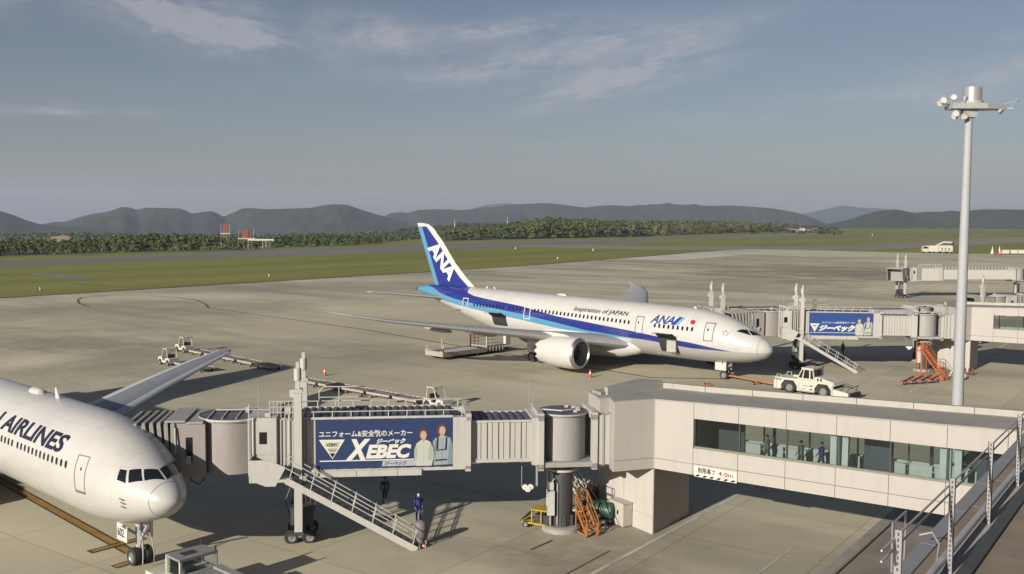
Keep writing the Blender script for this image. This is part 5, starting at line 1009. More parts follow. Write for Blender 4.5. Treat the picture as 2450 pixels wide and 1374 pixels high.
# ------------------------------------------------------------------ floodlight mast
mp_ = Vector((42.12, 92.55))*.76; t = thing('floodlight_mast', 'tall pale grey floodlight mast standing behind the near raised walkway', 'light mast', mp_)
M_MAST = mat('mast_grey_paint', (.40, .41, .43), .65, 0, var=.04, scale=1)
b = MB(); b.lathe([(0, .42), (9, .375), (18, .305), (25.8, .25)], (0, 0, 0), (0, 0, 1), 16); b.build('mast_shaft', M_MAST, t)
head = link('mast_head', None, t, (0, 0, 25.8-.76*28.3)); head.scale = (.76, .76, .76)
b = MB(); b.cyl((0, 0, 0), (0, 0, .5), .8, 20); b.build('foundation', M_BASE, t)
b = MB(); b.prism([(-1.9, -.9), (1.2, -1.15), (3.2, -.45), (3.2, .45), (1.2, 1.15), (-1.9, .9)], 28.25, 28.75); b.bx(-.55, .55, -.55, .55, 27.5, 28.25); pl = b.build('mast_platform', mat('platform_galvanised', (.45, .46, .42), .5, .2, var=.1), head)
b = MB(); b.cyl((.25, 0, 28.75), (.25, 0, 29.0), .98, 28); b.build('drum_base', M_MAST, head); b = MB(); b.cyl((.25, 0, 29.0), (.25, 0, 30.25), .84, 28); b.build('winch_drum', mat('drum_aluminium', (.62, .60, .56), .3, .6, var=.05), head)
for p, q in (((-1.9, 0, 28.5), (-2.6, -.1, 28.6)), ((2.6, 0, 28.6), (4.6, .3, 29.2)), ((2.9, 0, 28.4), (3.9, -.4, 28.35))): b = MB(); b.beam(p, q, .09); b.build('lamp_arm', M_MAST, head)
for x, y, z, dx, dy, dz, r_ in ((-2.55, -.5, 29.1, -.6, -.7, -.5, .34), (-2.5, .35, 28.9, -.8, -.3, -.5, .34), (-1.75, -.7, 29.35, -.4, -.8, -.4, .30), (-1.55, -.8, 27.85, -.5, -.8, -.5, .33), (-1.1, .4, 27.7, -.7, -.5, -.5, .33), (-.75, -.7, 27.6, -.3, -.8, -.6, .32), (.75, .75, 27.9, .5, .6, -.6, .33), (4.55, .3, 29.2, .5, .4, -.5, .14), (-.7, -.6, 29.2, 0, 0, 1, .18), (2.6, -.5, 28.1, .5, -.6, -.6, .25)):
    b = MB(); d = Vector((dx, dy, dz)).normalized(); b.lathe([(-.35, .04), (-.25, r_*.6), (.0, r_*.95), (.18, r_), (.2, r_*.9)], (x, y, z), d, 14); c_ = Vector((x, y, z))+d*.17; b.lathe([(0, r_*.9), (.001, .01)], c_, d, 14, 1); b.beam((x, y, z), (x*.85, y*.6, 28.5), .06); b.build('floodlight', [M_MAST, M_LIGHT], head)

# ------------------------------------------------------------------ vehicles and handling gear
M_VW = mat('vehicle_white', (.60, .575, .49), .35, var=.05, scale=2); M_VY = mat('vehicle_cream_yellow', (.62, .58, .38), .4, var=.06); M_CHAS = mat('chassis_dark', (.035, .033, .036), .7, var=.2); M_YEL = mat('cart_yellow', (.46, .33, .03), .5, var=.12, scale=4); M_ORG = mat('stair_orange', (.44, .17, .05), .55, var=.12, scale=4)
M_REDP = mat('chock_red', (.30, .09, .075), .6, var=.2, scale=5); M_GRN = mat('tank_green', (.03, .085, .055), .5, var=.15, scale=3); M_DOLLY = mat('dolly_pink_grey', (.40, .35, .31), .6, var=.15, scale=3); M_DECK = mat('worn_deck', (.25, .24, .24), .6, var=.15, scale=3); M_SEAT = mat('seat_navy', (.03, .03, .06), .8); M_CONE = mat('cone_red', (.55, .06, .03), .5)
# pushback tractor by the nose of the middle aircraft
t = thing('tow_tractor', 'heavy cream white tow tractor with a cab, hitched to the blue-tailed aircraft', 'tow tractor', (31.0, 101.4), R(-44))
b = MB(); out = [(-3.6, .4), (-2.76, .4), (-2.76, .85), (-2.36, 1.38), (-1.36, 1.38), (-.96, .85), (-.96, .38), (.96, .38), (.96, .85), (1.36, 1.38), (2.36, 1.38), (2.76, .85), (2.76, .38), (2.95, .38), (2.95, 1.55), (-.9, 1.6), (-2.55, 1.58), (-2.75, 1.3), (-3.6, 1.25)]
b.profile(out, -1.27, -1.05); b.profile(out, 1.05, 1.27); b.bx(-3.6, 2.95, -1.05, 1.05, 1.38, 1.54); b.bx(-3.6, -2.9, -1.05, 1.05, .4, 1.25); b.build('body', M_VW, t)
b = MB(); b.bx(-2.9, 2.93, -1.04, 1.04, .45, 1.375); b.build('chassis', M_CHAS, t)  # dark box filling the wheel arches so they look shaded inside
for x in (-1.86, 1.86):
    for y in (-1.0, 1.0): wheel(t, x, y, .62, .44)
b = MB(); b.profile([(-1.15, 1.56), (-.62, 2.72), (.62, 2.72), (.78, 1.56)], -.95, .95); b.bx(-.66, .66, -1.0, 1.0, 2.70, 2.80); cb = b.build('cab', M_VW, t)
for nm, pts in (('cab_window', [(-.98, 1.72), (-.60, 1.72), (-.40, 2.6), (-.56, 2.6)]), ('cab_window', [(-.46, 1.72), (.20, 1.72), (.20, 2.6), (-.30, 2.6)]), ('cab_window', [(.34, 1.72), (.66, 1.72), (.56, 2.6), (.34, 2.6)])):
    for y0, y1 in ((-.965, -.952), (.952, .965)): b = MB(); b.profile(pts, y0, y1); b.build(nm, M_GLASS, cb)
b = MB(); b.add([(-1.07, -.8, 1.78), (-1.07, .8, 1.78), (-.68, .8, 2.62), (-.68, -.8, 2.62)], [(0, 1, 2, 3)]); b.build('windscreen', M_GLASS, cb); b = MB(); b.add([(.77, -.8, 1.78), (.77, .8, 1.78), (.655, .8, 2.6), (.655, -.8, 2.6)], [(0, 1, 2, 3)]); b.build('windscreen', M_GLASS, cb)
b = MB(); b.profile([(.85, 1.56), (.9, 2.0), (1.3, 2.02), (2.95, 1.62), (3.1, 1.30), (2.95, 1.3), (2.95, 1.56)], -1.12, 1.12); b.build('engine_hood', M_VW, t)
for x in (1.15, 1.5): b = MB(); b.bx(x, x+.2, -1.135, -1.122, 1.62, 1.88); b.build('hood_vent', M_CHAS, t)
b = MB(); b.profile([(2.96, .35), (2.96, .98), (4.55, .78), (4.55, .3)], -1.2, 1.2); b.build('front_platform', M_VW, t)
b = MB(); b.tube([(4.3, -1.0, .8), (4.6, -1.0, 1.3), (4.6, 1.0, 1.3), (4.3, 1.0, .8)], .04, 6); b.tube([(3.6, -1.0, .9), (3.9, -1.0, 1.25), (3.9, 1.0, 1.25)], .035, 6); b.bx(4.55, 4.75, -1.2, 1.2, .3, .72); b.build('bumper_rail', M_CHAS, t)
b = MB(); b.tube([(-3.5, -1.1, 1.25), (-3.3, -1.1, 1.85), (-2.9, -1.1, 1.85), (-2.75, -1.1, 1.3)], .035, 6); b.tube([(-3.5, 1.1, 1.25), (-3.3, 1.1, 1.85), (-2.9, 1.1, 1.85), (-2.75, 1.1, 1.3)], .035, 6); b.build('grab_rail', M_VW, t)
b = MB(); b.cyl((-1.9, -.2, 1.72), (-1.2, -.2, 1.72), .13, 10); b.build('air_filter', M_VW, t); b = MB(); b.tube([(.9, .6, 2.0), (.9, .6, 2.95)], .07, 8); b.build('exhaust_stack', M_CHAS, t)
for x0, z0 in ((.42, .98), (.62, .98), (.42, .62), (.62, .62)): b = MB(); b.bx(x0, x0+.16, -1.282, -1.272, z0, z0+.12); b.build('side_marking', M_NAVY, t)
for x0, x1, z0 in ((-.3, .25, .95), (-.42, .02, .63)): b = MB(); b.bx(x0, x1, -1.282, -1.272, z0, z0+.1); b.build('side_marking', mat('faded_marking', (.30, .30, .36), .5), t)
for y in (-.9, .9):
    b = MB(); b.bx(-3.63, -3.598, y-.12, y+.12, .95, 1.1); b.build('head_lamp', M_LIGHT, t); b = MB(); b.tube([(-.95, y*1.05, 2.3), (-1.2, y*1.35, 2.35)], .02, 6); b.bx(-1.25, -1.18, y*1.35-.09, y*1.35+.09, 2.1, 2.5); b.build('mirror', M_CHAS, t)
b = MB(); b.cyl((.2, 0, 2.8), (.2, 0, 3.0), .09, 10); b.build('beacon', M_ORG, t)
for x in (-3.3, -.75, 2.85): b = MB(); b.bx(x, x+.03, -1.276, -1.269, .45, 1.3); b.build('panel_seam', M_CHAS, t)
b = MB(); b.bx(-.75, 1.05, -1.276, -1.269, .42, .47); b.build('step_edge', M_CHAS, t)
# tow bar
n_ = loc2w(A787, -5.2, 0); e_ = Vector((28.4, 103.9)); d = e_-n_
t = thing('tow_bar', 'orange tow bar linking the nose gear to the cream tow tractor', 'tow bar', n_, math.atan2(d.y, d.x)); L = d.length
b = MB(); b.beam((.2, 0, .5), (L, 0, .55), .14, .16); b.beam((.3, -.35, .5), (1.2, 0, .5), .09); b.beam((.3, .35, .5), (1.2, 0, .5), .09); b.build('bar', M_ORG, t); b = MB(); b.beam((L*.55, -.45, .3), (L*.55, .45, .3), .08); b.beam((L*.55, 0, .3), (L*.5, 0, .5), .08); b.build('axle', M_ORG, t)
for y in (-.45, .45): wheel(t, L*.55, y, .2, .12)
# chock trolley
t = thing('chock_trolley', 'small orange tubular trolley on the ground left of the tow bar', 'trolley', gp(1690, 924), R(-30))
b = MB(); b.tube([(-.45, -.3, .12), (-.45, -.3, .9), (-.45, .3, .9), (-.45, .3, .12)], .03, 6); b.tube([(-.45, -.3, .15), (.6, -.3, .15), (.6, .3, .15), (-.45, .3, .15)], .03, 6); b.beam((.6, -.3, .15), (-.45, -.3, .8), .03); b.build('trolley_frame', M_ORG, t)
for x in (-.2, .15): b = MB(); b.profile([(x-.12, .18), (x+.12, .18), (x+.05, .36), (x-.05, .36)], -.26, .26); b.build('chock', M_REDP, t)
# low tow tractor at the bottom left
a_, c_ = gp(388, 1331, 2.2), gp(420, 1347, 2.2); dd = (c_-a_)
t = thing('tow_tractor', 'low tow tractor with a grey cab roof under the nose of the lower left aircraft', 'tow tractor', gp(479, 1389, 1.2), R(-42))
b = MB(); b.bx(-2.6, 3.4, -1.3, 1.3, .35, 1.38); b.build('body', M_VW, t)
b = MB(); b.bx(-.3, 3.35, -1.25, 1.25, 1.38, 1.50); b.build('engine_deck', M_DECK, t)
b = MB(); b.bx(-.2, 3.3, .8, 1.2, 1.50, 1.62); b.build('deck_rail', M_COPE, t)
for x in (.5, 1.1, 1.7): b = MB(); b.bx(x-.3, x+.2, -.9, .6, 1.502, 1.52); b.build('deck_hatch', M_COPE, t)
b = MB(); b.bx(-1.75, -.45, -.75, 1.2, 2.10, 2.22); rf = b.build('cab_roof', M_DECK, t); b = MB(); b.bx(-1.35, -.85, -.3, .4, 2.221, 2.235); b.build('roof_hatch', M_CHAS, rf)
for x in (-1.7, -.5):
    for y in (-.7, 1.15): b = MB(); b.beam((x, y, 1.15), (x, y, 2.10), .10); b.build('cab_pillar', M_VW, t)
b = MB(); b.bx(-1.68, -.52, -.72, -.69, 1.4, 2.08); b.bx(-.51, -.48, -.65, 1.1, 1.4, 2.08); b.build('cab_glass', M_CLEAR, t); b = MB(); b.bx(-1.73, -1.69, -.6, 1.05, 1.2, 2.05); b.build('cab_door', mat('door_navy', (.02, .02, .06), .5), t)
b = MB(); b.bx(-1.3, -.8, -.3, .3, 1.15, 1.6); b.bx(-1.3, -1.15, -.3, .3, 1.6, 2.0); b.build('seat', M_SEAT, t)
for x in (-.5, -1.7): b = MB(); b.tube([(x, 1.1, 2.2), (x, 1.1, 2.45)], .05, 8); b.build('beacon', M_CHAS, t)
b = MB(); b.beam((-2.6, .2, .85), (-3.9, .25, .6), .26, .16); b.beam((-3.4, -.35, .62), (-3.4, .8, .62), .12); b.beam((-2.7, -.5, .6), (-3.3, .1, .55), .09); b.beam((-2.7, .9, .6), (-3.3, .4, .55), .09); b.build('hitch_bar', M_VW, t)
for y in (-1.25, 1.25):
    for x in (-1.7, 1.9): wheel(t, x, y, .5, .36)
# baggage tractors
def bag_tug(at, rz, label):
    t = thing('baggage_tractor', label, 'baggage tractor', at, rz, 'small white baggage tractors')
    b = MB(); b.profile([(-1.3, .35), (-1.3, .9), (-.4, .95), (-.25, .6), (.35, .6), (.5, 1.05), (1.35, .95), (1.4, .35)], -.62, .62); b.build('body', M_VW, t)
    b = MB(); b.profile([(.42, .95), (.50, .95), (.12, 2.0), (.04, 2.0)], -.64, -.56); b.profile([(.42, .95), (.50, .95), (.12, 2.0), (.04, 2.0)], .56, .64); b.profile([(-.95, .9), (-.87, .9), (-.70, 2.0), (-.78, 2.0)], -.64, -.56); b.profile([(-.95, .9), (-.87, .9), (-.70, 2.0), (-.78, 2.0)], .56, .64); b.bx(-.82, .14, -.66, .66, 1.98, 2.06); b.build('cab_frame', M_VW, t)
    b = MB(); b.add([(.42, -.55, 1.05), (.42, .55, 1.05), (.10, .55, 1.95), (.10, -.55, 1.95)], [(0, 1, 2, 3)]); b.build('windscreen', M_CLEAR, t)
    b = MB(); b.bx(-.6, -.1, -.45, .45, .6, .85); b.bx(-.68, -.55, -.45, .45, .85, 1.35); b.build('seat', M_SEAT, t); b = MB(); b.tube([(.40, -.2, .95), (.2, -.2, 1.25)], .03, 6); b.cyl((.18, -.2, 1.22), (.2, -.2, 1.26), .18, 12); b.build('steering_wheel', M_CHAS, t)
    for x in (-.85, .92):
        for y in (-.626, .626): b = MB(); b.face([(x+.42*math.cos(a), y, .33+.42*math.sin(a)) for a in [math.pi*i/10 for i in range(11)]]); b.build('wheel_arch', M_CHAS, t)
        for y in (-.55, .55): wheel(t, x, y, .33, .22)
    return t
# facing left, away from the strings they pull
tug = bag_tug((-41.1, 117.9), R(137), 'nearer left of two white baggage tractors side by side beyond the grey wing')
copy_thing(tug, (-42.9, 129.2), R(137), 'farther of two white baggage tractors side by side beyond the grey wing')
copy_thing(tug, (-6.9, 92.2), R(-43), 'white baggage tractor seen over the roof of the near boarding bridge')
# flat container dollies
t = thing('dolly', '', 'dolly'); b = MB(); b.bx(-1.6, 1.6, -.8, .8, .44, .54); b.build('deck', M_DOLLY, t)
for y in (-.8, .8): b = MB(); b.bx(-1.62, 1.62, y-.05, y+.05, .40, .62); b.build('side_beam', M_DOLLY, t)
for i in range(5): b = MB(); b.bx(-1.45+.68*i, -1.28+.68*i, -.74, .74, .54, .58); b.build('roller', M_DECK, t)
b = MB(); b.beam((1.6, 0, .4), (2.3, 0, .35), .08); b.build('drawbar', M_CHAS, t)
for x in (-1.1, 1.1):
    for y in (-.7, .7): wheel(t, x, y, .20, .16)
proto = t; first = True
def string(pts, rz, label, group, off=0):
    global first
    n_ = len(pts)
    for i, p in enumerate(pts):
        if first: o = proto; o.location = (p[0], p[1], 0); o.rotation_euler = (0, 0, rz); first = False
        else: o = copy_thing(proto, p, rz)
        o['label'] = label[i]; o['group'] = group
def run(a, c, n): return [(a[0]+(c[0]-a[0])*(i+.5)/n, a[1]+(c[1]-a[1])*(i+.5)/n) for i in range(n)]
ordn = ['first', 'second', 'third', 'fourth', 'fifth', 'sixth']
string(run((-41.3, 127.7), (-27.0, 113.6), 5), R(135.5), [f'{w} flat dolly behind the farther baggage tractor, beyond the grey wing' for w in ordn[:5]], 'flat dollies beyond the grey wing')
string(run((-39.2, 116.6), (-34.6, 112.2), 2), R(136), [f'{w} flat dolly behind the nearer baggage tractor, beyond the grey wing' for w in ordn[:2]], 'flat dollies beyond the grey wing')
string(run((-22.6, 105.3), (-8.3, 93.4), 5)[::-1], R(-39.5), [f'{w} flat dolly behind the tractor over the near bridge, counted from it' for w in ordn[:5]], 'flat dollies behind the near boarding bridge')
# container loader at the rear hold
a_ = Vector((-9.6, 124.0)); t = thing('container_loader', 'container loader with a railed lift platform at the rear hold of the blue-tailed aircraft', 'loader', a_, R(47.5))
b = MB(); b.bx(0, 7.4, -1.45, 1.45, .62, .85); b.build('rear_platform', M_DECK, t)
for y in (-1.5, 1.5): b = MB(); b.bx(-.1, 7.5, y-.12, y+.12, .45, 1.0); b.build('side_beam', M_DOLLY, t)
for i in range(12): b = MB(); b.bx(.25+.6*i, .45+.6*i, -1.35, 1.35, .85, .90); b.build('roller', M_COPE, t)
b = MB(); b.bx(-.25, -.1, -1.6, 1.6, .5, 1.3); b.build('end_stop', M_DOLLY, t)
for x, y, h in ((.0, -1.5, 2.0), (2.6, 1.5, 2.4), (.0, 1.5, 1.7)): b = MB(); b.beam((x, y, .9), (x, y, h), .09); b.build('guide_post', M_VW, t)
b = MB(); b.bx(.3, 12.2, -1.3, 1.3, .32, .6); b.build('chassis', M_CHAS, t)
b = MB(); b.bx(7.7, 12.3, -1.5, 1.5, 1.0, 1.18); b.build('front_platform', M_DOLLY, t)
for s_ in (-1.2, 1.2): b = MB(); b.beam((8, s_, .6), (11.6, s_, 1.0), .16); b.beam((11.6, s_, .6), (8, s_, 1.0), .16); b.build('scissor_arm', M_VW, t)
for y in (-1.48, 1.48):
    b = MB()
    for z in (1.55, 1.95, 2.35): b.beam((7.75, y, z), (12.2, y, z), .10)
    for i in range(7): b.beam((7.8+.72*i, y, 1.18), (7.8+.72*i, y, 2.45), .12)
    b.build('platform_rail', M_VW, t)
    b = MB(); [b.beam((7.8+.6*i, y, .45), (7.8+.6*i, y, 1.0), .16) for i in range(6)]; b.build('lower_rail', M_VW, t)
b = MB(); b.bx(7.45, 7.62, 1.3, 1.5, .6, 3.2); b.build('mast_post', M_REDP, t); b = MB(); b.bx(10.9, 11.8, -2.0, -1.2, 1.2, 3.3); cb = b.build('operator_cabin', M_VW, t)
b = MB(); b.bx(11.05, 11.55, -2.012, -2.002, 2.5, 3.1); b.build('cabin_window', M_GLASS, cb)
for x in (1.2, 6.2, 10.5):
    for y in (-1.2, 1.2): wheel(t, x, y, .36, .3)
# traffic cones
b = MB(); b.bx(-.2, .2, -.2, .2, 0, .04); b.lathe([(.04, .15), (.30, .11), (.32, .108), (.50, .072), (.52, .07), (.72, .03), (.72, .001)], (0, 0, 0), (0, 0, 1), 16, mis=[0, 0, 1, 1, 0, 0]); me = b.mesh('traffic_cone', [M_CONE, M_ADW])
for p, lb in (((777, 900), 'red and white traffic cone on the open apron above the near bridge'), ((1412, 904), 'red and white traffic cone in front of the engine of the blue-tailed aircraft')):
    o = link('traffic_cone', me, loc=(*gp(*p), .05)); tag(o, lb, 'traffic cone', 'traffic cones around the middle aircraft'); o.scale = (1.25, 1.25, 1.25)
# yellow towing unit, orange steps, green tank and clutter round the bridge column
t = thing('ground_power_cart', 'yellow open-framed cart left of the dark bridge column', 'cart', gp(1292, 1262), R(-28))
b = MB(); b.bx(-.95, .95, -.5, .5, .28, .36); b.build('base_frame', M_YEL, t); b = MB(); b.bx(-.35, .95, -.52, .52, 1.12, 1.18); b.build('canopy', M_YEL, t)
for x in (-.3, .3, .9):
    for y in (-.47, .47): b = MB(); b.beam((x, y, .3), (x, y, 1.12), .06); b.build('frame_post', M_YEL, t)
b = MB(); b.add([(-.35, -.5, 1.1), (-.35, .5, 1.1), (-1.05, .5, .42), (-1.05, -.5, .42)], [(0, 1, 2, 3)]); b.add([(-.35, -.5, 1.04), (-.35, .5, 1.04), (-1.05, .5, .36), (-1.05, -.5, .36)], [(3, 2, 1, 0)]); b.build('sloping_cover', M_YEL, t)
b = MB(); b.bx(-.2, .85, -.35, .35, .36, .85); b.build('generator', M_CHAS, t); b = MB(); b.tube([(.1, .3, 1.18), (.1, .3, 1.7)], .02, 6); b.build('aerial', M_DKG, t); b = MB(); b.beam((.95, 0, .32), (1.4, 0, .32), .06); b.build('drawbar', M_YEL, t)
for x in (-.7, .7):
    for y in (-.45, .45): wheel(t, x, y, .2, .14)
def step_unit(nm, at, rz, label, m, h, run_, m2=None, w=.75):
    t = thing(nm, label, 'steps', at, rz); n_ = int(h/.24)
    for y in (-w/2, w/2):
        b = MB(); b.beam((0, y, .15), (run_, y, h), .07, .12); b.build('stringer', m, t)
        b = MB(); b.beam((0, y, .95), (run_, y, h+.95), .045); b.beam((run_, y, h+.95), (run_+.7, y, h+.95), .045); b.beam((run_+.7, y, .1), (run_+.7, y, h+.95), .06); b.beam((run_, y, .1), (run_, y, h+.95), .06); b.beam((0, y, .12), (0, y, .95), .05); b.beam((0, y, .14), (run_+.7, y, .14), .07); b.beam((run_, y, h+.5), (run_+.7, y, h+.5), .04); b.beam((0, y, .5), (run_, y, h+.5), .035); b.build('handrail', m2 or m, t)
    b = MB(); b.bx(-.09, .09, -w/2, w/2, -.02, .02); me = b.mesh('tread', m)
    for i in range(n_): link('tread', me, t, (run_*(i+.6)/n_, 0, .15+(h-.15)*(i+.6)/n_))
    b = MB(); b.bx(run_, run_+.7, -w/2, w/2, h-.05, h); b.build('platform', m, t)
    for x in (.1, run_+.6):
        for y in (-w/2, w/2): wheel(t, x, y, .1, .07)
    return t
step_unit('maintenance_steps', gp(1418, 1287), R(118), 'orange wheeled steps standing right of the dark bridge column', M_ORG, 1.4, 1.2)
step_unit('maintenance_steps', gp(1425, 1240), R(150), 'white wheeled steps behind the orange ones beside the dark bridge column', M_VW, 2.9, 2.4)
q = gp(1432, 1253); t = thing('tank_trailer', 'dark green rounded tank trailer between the orange steps and the cream pier', 'tank trailer', q, R(-22))
b = MB(); b.lathe([(-.95, .02), (-.92, .42), (-.85, .50), (.85, .50), (.92, .42), (.95, .02)], (0, 0, .85), (1, 0, 0), 20); b.build('tank', M_GRN, t); b = MB(); b.bx(-.9, .9, -.4, .4, .28, .4); b.beam((-.9, 0, .3), (-1.6, 0, .3), .08); b.build('trailer_frame', M_CHAS, t)
b = MB(); b.bx(-.5, .4, -.53, -.49, .55, 1.0); b.build('tank_panel', M_DKG, t); b = MB(); b.cyl((.2, 0, 1.3), (.2, 0, 1.45), .2, 12); b.build('filler_cap', M_GRN, t)
for x in (-.5, .5):
    for y in (-.42, .42): wheel(t, x, y, .25, .16)
t = thing('air_hose_unit', 'grey air supply unit with white hoses behind the dark bridge column', 'air unit', gp(1405, 1222), R(-35)); b = MB(); b.bx(-.8, .8, -.5, .5, .3, 1.5); b.build('housing', M_DKG, t)
b = MB(); b.bx(-.6, .6, -.512, -.5, .9, 1.3); b.build('grille', M_CHAS, t)
for i in range(4): b = MB(); b.tube([(-.7+.4*i, -.3, 1.5), (-.6+.4*i, -.5, 1.85+.1*(i % 2)), (-.3+.35*i, -.2, 1.7), (-.2+.3*i, .2, 1.95)], .09, 8); b.build('hose', M_VW, t)
for x in (-.6, .6): wheel(t, x, -.4, .2, .12); wheel(t, x, .4, .2, .12)
# items by the farther pier
step_unit('maintenance_steps', gp(2262, 912), R(125), 'orange red wheeled steps leaning up beside the farther bridge column', mat('stair_red_orange', (.55, .13, .03), .55, var=.1), 3.1, 2.7, None, .9)
q0, q1 = gp(2150, 925), gp(2235, 925)
for i in range(4):
    p = gp(2158+22*i, 924-1.5*i); t = thing('tow_bar', ['leftmost of four dull red tow bars lying on the apron left of the farther steps', 'second from left of four dull red tow bars by the farther steps', 'third from left of four dull red tow bars by the farther steps', 'rightmost dull red tow bar lying beside the farther orange steps'][i], 'tow bar', p, R(52), 'dull red tow bars by the farther steps')
    b = MB(); b.beam((0, 0, .45), (4.2, 0, .55), .16); b.beam((0, -.3, .42), (.9, 0, .46), .1); b.beam((0, .3, .42), (.9, 0, .46), .1); b.build('bar', M_REDP, t); b = MB(); b.beam((1.5, -.45, .28), (1.5, .45, .28), .08); b.beam((1.5, 0, .3), (1.2, 0, .5), .1); b.bx(-.2, .0, -.16, .16, .3, .55); b.build('tow_eye', M_REDP, t)
    for y in (-.45, .45): wheel(t, 1.5, y, .22, .14)
t = thing('hose_trolley', 'white hose trolley on the ground right of the farther orange steps', 'trolley', gp(2292, 908), R(-40)); b = MB(); b.bx(-.9, .9, -.4, .4, .3, .42); b.build('trolley_deck', M_VW, t)
for i in range(3): b = MB(); b.tube([(-.8+.5*i, -.3, .45), (-.6+.5*i, 0, 1.0), (-.3+.5*i, .3, .5)], .12, 8); b.build('hose', M_VW, t)
for x in (-.6, .6): wheel(t, x, -.4, .2, .12); wheel(t, x, .4, .2, .12)
t = thing('fire_extinguisher_stand', 'small dark red stand at the foot of the farther pier', 'stand', gp(2318, 899), R(-35))
for i in range(3): b = MB(); b.lathe([(0, .12), (.7, .12), (.85, .04), (.95, .03)], (-.4+.4*i, 0, 0), (0, 0, 1), 10); b.build('extinguisher', mat('dark_red', (.16, .03, .03), .5), t)
# cloth-covered stand and chock at the foot of the near service stairs
q = gp(1006, 1306); t = thing('covered_stand', 'grey cloth-covered stand at the foot of the service stairs', 'covered stand', q, 0)
b = MB(); b.lathe([(0, .16), (.25, .20), (.7, .32), (1.1, .36), (1.3, .30), (1.4, .10), (1.41, .01)], (0, 0, .02), (0, 0, 1), 16); b.build('cloth', mat('grey_cloth', (.20, .185, .18), .9, var=.2, scale=5), t); b = MB(); b.bx(-.16, .16, -.16, .16, 0, .05); b.build('base', M_CHAS, t)
t = thing('wheel_chock', 'red and white wheel chock on the ground right of the service stairs', 'chock', gp(1014, 1310), R(-10)); b = MB(); b.profile([(-.22, 0), (.22, 0), (.12, .22), (-.12, .22)], -.14, .14); b.build('block', M_REDP, t)
for x in (-.14, .0, .14): b = MB(); b.bx(x-.03, x+.03, -.145, -.141, .02, .18); b.build('reflector_band', M_ADW, t)
b = MB(); b.tube([(0, 0, .2), (.02, 0, .36), (.12, 0, .36), (.14, 0, .2)], .02, 6); b.build('handle', M_ADW, t)
# ------------------------------------------------------------------ far things on the field
b = MB(); b.bx(-.14, .14, -.36, .36, .0, .1, 1); b.bx(-.12, .12, -.17, .17, .1, .85, 0); b.bx(-.12, .12, -.36, -.17, .1, .85, 1); b.bx(-.12, .12, .17, .36, .1, .85, 1); me = b.mesh('field_marker', [mat('marker_pale_yellow', (.70, .66, .36), .5), M_CHAS])
for p, lb, s_ in (((95, 696), 'leftmost black and pale yellow field marker on the grass by the apron', 1), ((643, 663), 'black and pale yellow field marker on the grass left of the tail fin', 1), ((1334, 621), 'black and pale yellow field marker on the grass nearest right of the tail fin', 1.25), ((1233, 597), 'pale field marker close to the runway right of the tail fin', 1.5), ((1419, 601), 'dark field marker near the taxiway junction', 1.5), ((2087, 564), 'tiny pale field marker far along the runway on the right', 2.2)):
    q = gp(*p); o = link('field_marker', me, loc=(*q, 0), rz=math.atan2(q.y, q.x)); o.scale = (s_, s_, s_); tag(o, lb, 'field marker', 'markers on the grass beside the pavement')
# white rescue truck with a boom
t = thing('fire_truck', 'long white airfield truck with a raised boom, far right beside the mast', 'truck', gp(2242, 606.5), R(-4)); s_ = 1.55
b = MB(); b.profile([(-8, .9), (-8.1, 2.6), (-7.3, 4.0), (-5.6, 4.2), (-5.4, .9)], -1.6, 1.6); b.build('cab', M_VY, t); b = MB(); b.bx(-7.9, -5.7, -1.62, -1.6, 2.6, 3.7); b.build('cab_window', M_GLASS, t)
b = MB(); b.bx(-5.2, .2, -1.6, 1.6, 1.0, 4.3); b.build('tank_body', M_VW, t); b = MB(); b.bx(.4, 7.8, -1.6, 1.6, 1.1, 4.4); b.build('rear_body', M_VW, t)
b = MB(); b.beam((-.5, 0, 4.4), (3.4, 0, 6.4), .7); b.beam((3.4, 0, 6.3), (8.0, 0, 6.1), .7); b.build('boom', M_VW, t); b = MB(); b.bx(7.9, 8.6, -1.2, 1.2, 3.2, 6.4); b.build('basket', M_CHAS, t)
for x in (1.6, 3.4, 5.4): b = MB(); b.bx(x, x+1.0, -1.63, -1.6, 1.6, 3.2); b.build('locker_door', M_DECK, t)
for x in (-6.6, -3.2, -1.2, 2.4, 6.0):
    for y in (-1.3, 1.3): wheel(t, x, y, .75, .5)
for i, x in enumerate((2405, 2425, 2442, 2462)):
    t = thing('baggage_cart', ['first white box cart behind the red tractor at the far right', 'second white box cart behind the red tractor at the far right', 'third white box cart behind the red tractor at the far right', 'white box cart at the right border, last in the far row'][i], 'cart', gp(x, 609.5), R(-5), 'white box carts far right'); b = MB(); b.bx(-1.75, 1.75, -.9, .9, .6, 2.6); b.build('box_body', M_VW, t); b = MB(); b.bx(-1.75, 1.75, -.95, .95, .4, .6); b.build('chassis', M_CHAS, t)
    for w_ in (-1.2, 1.2): wheel(t, w_, -.7, .3, .2); wheel(t, w_, .7, .3, .2)
t = thing('red_tractor', 'small red tractor at the head of the white box carts far right', 'tractor', gp(2388, 611), R(-5)); b = MB(); b.profile([(-2.2, .4), (-2.2, 1.2), (-.6, 1.5), (-.2, 1.0), (2.2, 1.0), (2.2, .4)], -.8, .8); b.build('body', mat('tractor_red', (.5, .06, .04), .5), t); b = MB(); b.bx(-.4, .2, -.6, .6, 1.0, 2.2); b.build('seat', M_SEAT, t)
for x in (-1.4, 1.4): wheel(t, x, -.7, .45, .3); wheel(t, x, .7, .45, .3)
b = MB(); b.lathe([(0, 1.1), (.3, 1.0), (2.6, .3), (4.0, .12), (4.0, .01)], (0, 0, 0), (0, 0, 1), 12); me = b.mesh('white_marker_cone', M_VW)
